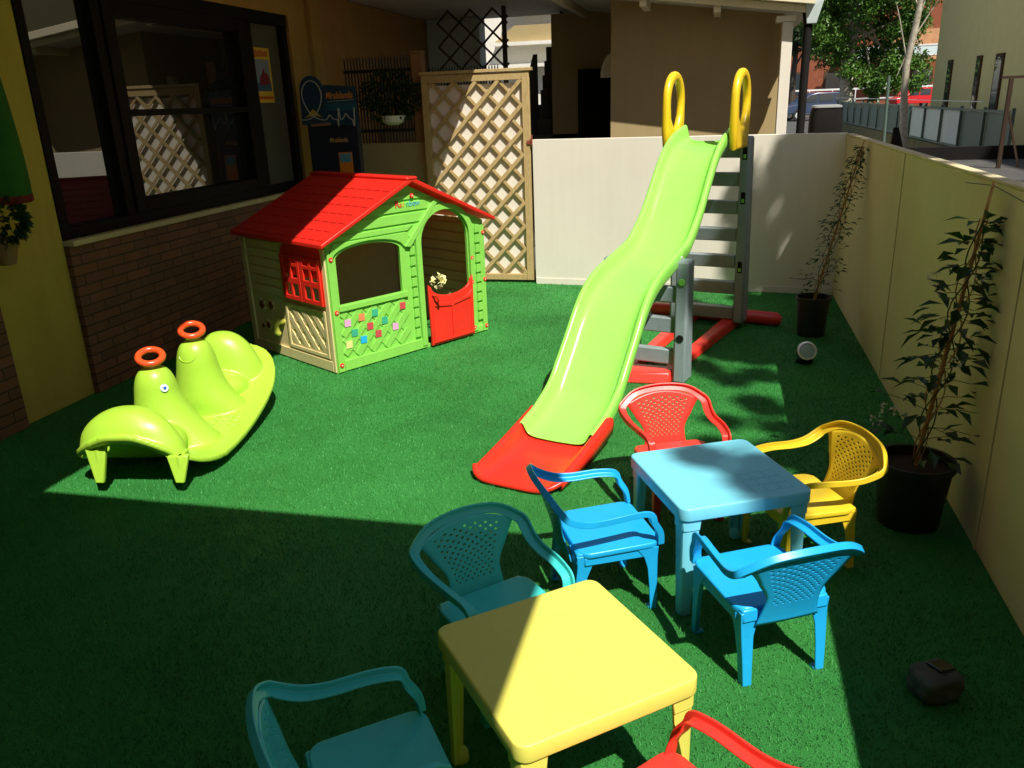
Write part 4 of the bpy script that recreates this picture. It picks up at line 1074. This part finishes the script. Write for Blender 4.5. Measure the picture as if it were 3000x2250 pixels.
# ------------------------------------------------------------------ beyond the right wall
def street():
    # yellow building
    t = thing('yellow_building', 'tall plain yellow building with three narrow dark windows beyond the right wall', 'building', (7, 24, 0))
    obj('wall', box(B(), 0, 8, -8.5, 8, 0, 5.9), M['byel'], t)
    obj('roof', box(B(), -.3, 8.3, -8.8, 8.3, 5.901, 6.05), M['roofred'], t)
    for y0, y1, z0, z1 in ((5.65, 6.15, 1.05, 2.52), (2.55, 3.0, 1.04, 2.52), (.62, 1.25, 1.03, 2.50)):
        w_ = obj('window', box(B(), -.05, -.002, y0, y1, z0, z1), M['shutter'], t)
        obj('pane', box(B(), -.056, -.051, y0+.08, y1-.08, z0+.08, z1-.08), M['carglass'], w_)
        obj('sill', box(B(), -.12, -.003, y0-.05, y1+.05, z0-.06, z0-.002), M['sill'], w_)
    # fence on low wall
    bm = B(); box(bm, 4.42, 4.62, 12, 36, -.02, .60); 
    tag(obj('kerb_wall', bm, M['mosswall']), 'low mossy wall carrying the green street fence', 'wall')
    t = thing('street_fence', 'grey-green metal street fence with solid panels behind the white-barked tree', 'fence', (4.5, 17, .6))
    obj('rail', box(B(), -.02, .02, -2, 19, .70, .74), M['fenceg'], t); obj('rail', box(B(), -.02, .02, -2, 19, .02, .05), M['fenceg'], t)
    bm = B(); box(bm, -.012, .012, -.3, 20, .86, .875); obj('rail', bm, M['fencep'], t)
    for k in range(15): obj('post', box(B(), -.025, .025, -2+k*1.5-.02, -2+k*1.5+.02, 0, .78), M['fenceg'], t)
    for k in range(14):
        m_ = M['fencep'] if k in (2, 3, 4) else M['fenceg']  # three paler panels: sunlight on the fence put into their colour
        obj('panel', box(B(), .028, .034, -2+k*1.5+.03, -2+(k+1)*1.5-.03, .055, .69), m_, t)
    t = thing('clothes_post', 'rusty T-shaped clothesline post with a diagonal brace beyond the right wall', 'post', (3.05, 10.4, .86))
    obj('pole', box(B(), -.02, .02, -.02, .02, .001, .94), M['rust'], t); obj('crossbar', box(B(), -.10, .16, -.02, .02, .941, .97), M['rust'], t)
    obj('brace', bar(B(), (.02, 0, .60), (.20, 0, .01), .02, .02), M['rust'], t)
    g = thing('added_deck', 'added flat grey deck with a black strip as upstand beyond the right wall', 'roof', (2.4, 9, 0))
    obj('walls', box(B(), 0, 6, .2, 2.8, 0, .80), M['mosswall'], g); obj('deck', box(B(), -.1, 6.1, .1, 2.9, .801, .86), M['asphalt'], g)
    obj('shadow', box(B(), -.05, 6.1, 2.70, 2.82, .861, 1.02), M['dark'], g)  # black strip stands in for the shadow on the asphalt behind
    # thin green pole near first bracket
    bm = B(); tube(bm, [(1.55, 8.6, 0), (1.50, 8.6, 1.86)], .014, 8)
    tag(obj('fence_pole', bm, M['fenceg']), 'thin green metal pole rising behind the right wall', 'pole')
    # waste bin and car fragments
    t = thing('waste_bin', 'black rounded waste container beyond the wall beside the drainpipe', 'bin', (1.30, 11.4, 0))
    obj('body', loft(B(), [[(x*k, y*k, z) for x, y in rrect(-.19, .19, -.2, .2, .08, 4)] for z, k in ((0, .85), (1.25, 1), (1.45, .98), (1.55, .86))]), M['dark'], t, sm=True)
    obj('lid', loft(B(), [[(x*k, y*k, z) for x, y in rrect(-.19, .19, -.2, .2, .08, 4)] for z, k in ((1.552, .92), (1.572, .90), (1.585, .7))]), M['lid'], t, sm=True)
    # road, pavement, red building
    bm = B(); box(bm, -30, 90, 62, 84, -.016, -.004); tag(obj('road', bm, M['asphalt']), kind='structure')
    t = thing('red_building', 'dark red apartment block with white-railed balcony behind the tree', 'building', (14, 92, 0))
    obj('wall', box(B(), -12, 26, 0, 12, 0, 20), M['bred'], t)
    obj('upper_wall', box(B(), 2, 12, -.3, -.01, 4.6, 7.0), M['borange'], t)
    bl = obj('balcony', box(B(), -3.2, 5.9, -2.0, -.31, 4.2, 4.5), M['borange'], t)
    fr_ = B()
    for k in range(6): box(fr_, -3.2+k*1.8, -3.1+k*1.8, -2.0, -1.9, 4.502, 5.45)
    box(fr_, -3.2, 5.9, -2.0, -1.9, 5.452, 5.58); box(fr_, -3.2, 5.9, -1.99, -1.91, 4.56, 4.68); obj('railing', fr_, M['white'], bl)
    obj('glass_panel', box(B(), -3.15, 5.85, -1.96, -1.94, 4.69, 5.44), M['fencep'], bl)
    for k in range(6):
        w_ = obj('window', box(B(), -8+k*4, -6+k*4, -.05, -.002, 1.2, 3.6), M['shutter'], t)
        obj('pane', box(B(), -7.8+k*4, -6.2+k*4, -.06, -.051, 1.4, 3.4), M['carglass'], w_)
    t = thing('street_rail', 'long white guard rail in front of the red building', 'railing', (8, 84.5, 0))
    obj('rail', box(B(), -4, 12, 0, .08, 1.75, 1.9), M['white'], t); obj('rail', box(B(), -4, 12, 0, .08, .9, 1.0), M['white'], t)
    for k in range(9): obj('post', box(B(), -4+k*2, -3.92+k*2, .0, .08, 0, 1.749), M['white'], t)
street()
def car(label, mat, loc, rz, s=1):
    t = thing('parked_car', label, 'car', loc, R(rz)); t.scale = (s, s, s)
    sect = lambda w_, pts: [(x, w_, z) for x, z in pts]
    pts = [(-2.1, .45), (-2.15, .9), (-1.3, 1.02), (-.75, 1.55), (-.2, 1.68), (1.3, 1.66), (1.85, 1.15), (2.1, 1.05), (2.12, .45)]
    def P(w_, k): return [(x, w_, .45 + (z-.45)*k) for x, z in pts]
    bm = B(); loft(bm, [[(x*.97, -.88, z*.98) for x, z in pts], [(x, -.8, z) for x, z in pts], [(x, .8, z) for x, z in pts], [(x*.97, .88, z*.98) for x, z in pts]])
    obj('body', bm, mat, t, .04)
    for sy in (-1, 1):
        for g in ([(-1.15, 1.08), (-.7, 1.48), (-.2, 1.58), (-.2, 1.08)], [(-.1, 1.08), (-.1, 1.59), (.8, 1.58), (.8, 1.08)], [(.9, 1.08), (.9, 1.57), (1.25, 1.55), (1.6, 1.12)]):
            obj('window', hexa(B(), [(x, sy*.875, z) for x, z in g], [(x, sy*.892, z) for x, z in g]), M['carglass'], t)
    for x in (-1.35, 1.35):
        for sy in (-1, 1):
            wbm = lathe(B(), [(.33, -.1), (.34, 0), (.33, .1)], 20); wh = obj('wheel', wbm, M['tyre'], t, sm=True); wh.matrix_local = Matrix.Translation((x, sy*.82, .34)) @ Matrix.Rotation(R(90), 4, 'X')
            obj('rim', lathe(B(), [(.2, -.11), (.2, .11)], 16), M['steel'], wh)
    return t
car('bright red parked car partly behind the white-barked tree', M['carred'], (16.2, 80, 0), 20, 1.02)
car('small red parked car behind the black waste container', M['carred'], (7.4, 72, 0), 10)
car('dark blue parked car glimpsed between drainpipe and waste container', M['carblue'], (5.9, 58, 0), 15)

def tree(name, label, base, trunk_pts, rads, clumps, n, leaf, lm, tm, seed, group=None):
    rnd = random.Random(seed); t = thing(name, label, 'tree', base, 0, group)
    bm = B(); tube(bm, trunk_pts, rads, 12); 
    top = Vector(trunk_pts[-1]); midp = Vector(trunk_pts[len(trunk_pts)//2])
    for c, r_ in clumps:
        c = Vector(c); st = midp.lerp(top, rnd.random()); 
        tube(bm, [st, st.lerp(c, .5) + Vector((0, 0, .1*r_)), c], [rads[-1]*.6, rads[-1]*.4, rads[-1]*.15], 6)
    obj('trunk', bm, tm, t, sm=True)
    bm = B(); tot = sum(r_**2 for _, r_ in clumps)
    for c, r_ in clumps:
        subs = [Vector(c) + rv(rnd)*r_*rnd.uniform(.35, .95) for _ in range(16)]
        for i in range(int(n*r_**2/tot)):
            s_ = subs[rnd.randrange(16)]; p = s_ + rv(rnd)*r_*.42*rnd.random()**.5
            leaf_quad(bm, p, rv(rnd), rv(rnd), leaf*rnd.uniform(.6, 1.3), leaf*rnd.uniform(.35, .7))
    obj('crown', bm, lm, t); return t
tree('white_barked_tree', 'slender tree with pale blotched trunk in front of the street fence', (3.72, 19.1, 0),
     [(0, 0, 0), (.02, 0, .8), (-.06, 0, 1.6), (-.08, 0, 2.2), (.02, 0, 3.0), (.10, 0, 4.0), (.1, 0, 5.0)], [.085, .08, .07, .065, .06, .05, .03],
     [((-.5, .1, 3.75), .45), ((.35, .1, 4.2), .6), ((-.7, 0, 4.6), .7), ((.1, .2, 5.2), .8), ((.55, 0, 3.65), .22), ((-.25, 0, 1.95), .0), ((.18, .0, 2.35), .10)], 9000, .07, M['leaf2'], M['trunk'], 31)
tree('leafy_tree', 'big leafy green tree with a wide crown in front of the red building', (4.75, 35.5, 0),
     [(0, 0, 0), (.05, 0, 1.0), (-.05, 0, 1.9), (0, 0, 3.2), (.1, 0, 5)], [.32, .28, .24, .2, .12],
     [((-1.0, 0, 4.6), 1.2), ((.4, -.3, 4.9), 1.5), ((-.6, .2, 3.3), .9), ((1.0, 0, 3.3), 1.1), ((1.9, 0, 4.2), 1.0), ((2.0, .2, 2.3), .9), ((-.1, -.5, 2.5), .45), ((-1.3, 0, 3.7), .5), ((.9, 0, 2.0), .8), ((1.2, 0, 6.2), 1.5), ((-.5, 0, 6.4), 1.5), ((2.6, 0, 5.6), 1.0)], 30000, .16, M['leaf2'], M['trunk'], 32)
tree('street_tree', 'dark leafy tree further down the street behind the drainpipe', (4.6, 60, 0),
     [(0, 0, 0), (0, 0, 2.5), (.1, 0, 5)], [.25, .2, .12], [((0, 0, 6.0), 2.0), ((1.6, 0, 5.2), 1.5), ((-1.2, 0, 5), 1.2), ((2.4, 0, 7.5), 2.2)], 9000, .3, M['leafd'], M['woodd'], 33)
# tall tree standing to the right of the courtyard; its crown dapples the grass and the back wall
def over(px, py, pz, h): # the point at height h through which sunlight reaches (px,py,pz)
    k = h - pz; return (px + .44*k, py - .56*k, h)
base = (5.6, .9, 0)
cl = []
for (px, py, pz, h, r_) in ((.64, 7.76, 1.20, 9.2, .13), (.75, 7.75, .95, 9.1, .12), (.92, 7.75, 1.25, 9.4, .20), (.95, 7.75, .90, 9.0, .17), (.82, 7.75, .66, 8.9, .10), (1.35, 7.6, 1.3, 9.4, .4), (1.3, 7.3, .5, 9.0, .3), (.20, 7.8, .90, 9.1, .09), (.30, 7.8, .66, 9.0, .11), (.37, 7.79, .42, 8.8, .12), (.44, 7.79, .18, 8.8, .12), (.24, 7.8, .3, 8.8, .09), (.22, 6.65, 1.25, 9.0, .15), (.22, 6.65, .95, 9.2, .17), (.20, 6.68, .65, 8.8, .18), (.15, 6.70, .35, 9.0, .2), (.05, 6.75, .2, 9.1, .2), (.0, 6.7, .75, 9.0, .13), (1.0, 6.9, 0, 8.8, .5), (.50, 6.9, 0, 9.0, .38), (.45, 7.4, 0, 8.7, .22), (.95, 5.9, 0, 8.7, .42), (.18, 5.85, 0, 9.1, .27), (.52, 5.8, 0, 9.0, .30), (.05, 6.4, 0, 8.8, .30), (.45, 6.35, 0, 9.2, .34), (1.2, 5.2, 0, 8.6, .38), (-.11, 5.15, .62, 9.0, .11), (-.02, 2.99, .43, 9.0, .07), (.26, 2.72, .43, 9.1, .13), (.24, 2.92, .43, 9.3, .09), (.06, 4.1, 0, 9.2, .08), (.14, 5.2, 0, 9.0, .09), (.33, 4.72, 0, 9.3, .11), (.10, 4.45, 0, 8.9, .06), (.42, 4.4, 0, 9.2, .08), (-.05, 5.45, 0, 9.0, .10), (.34, 5.32, 0, 9.1, .08), (.42, 4.05, 0, 9.0, .14)):
    p = over(px, py, pz, h); cl.append(((p[0]-base[0], p[1]-base[1], p[2]), r_))
tree('tall_tree', 'tall leafy tree outside the right wall, throwing dappled shade', base, [(0, 0, 0), (0, 0, 3), (-.2, .1, 6), (-.3, .2, 8)], [.2, .17, .12, .08], cl, 80000, .10, M['leafn'], M['trunk'], 34)
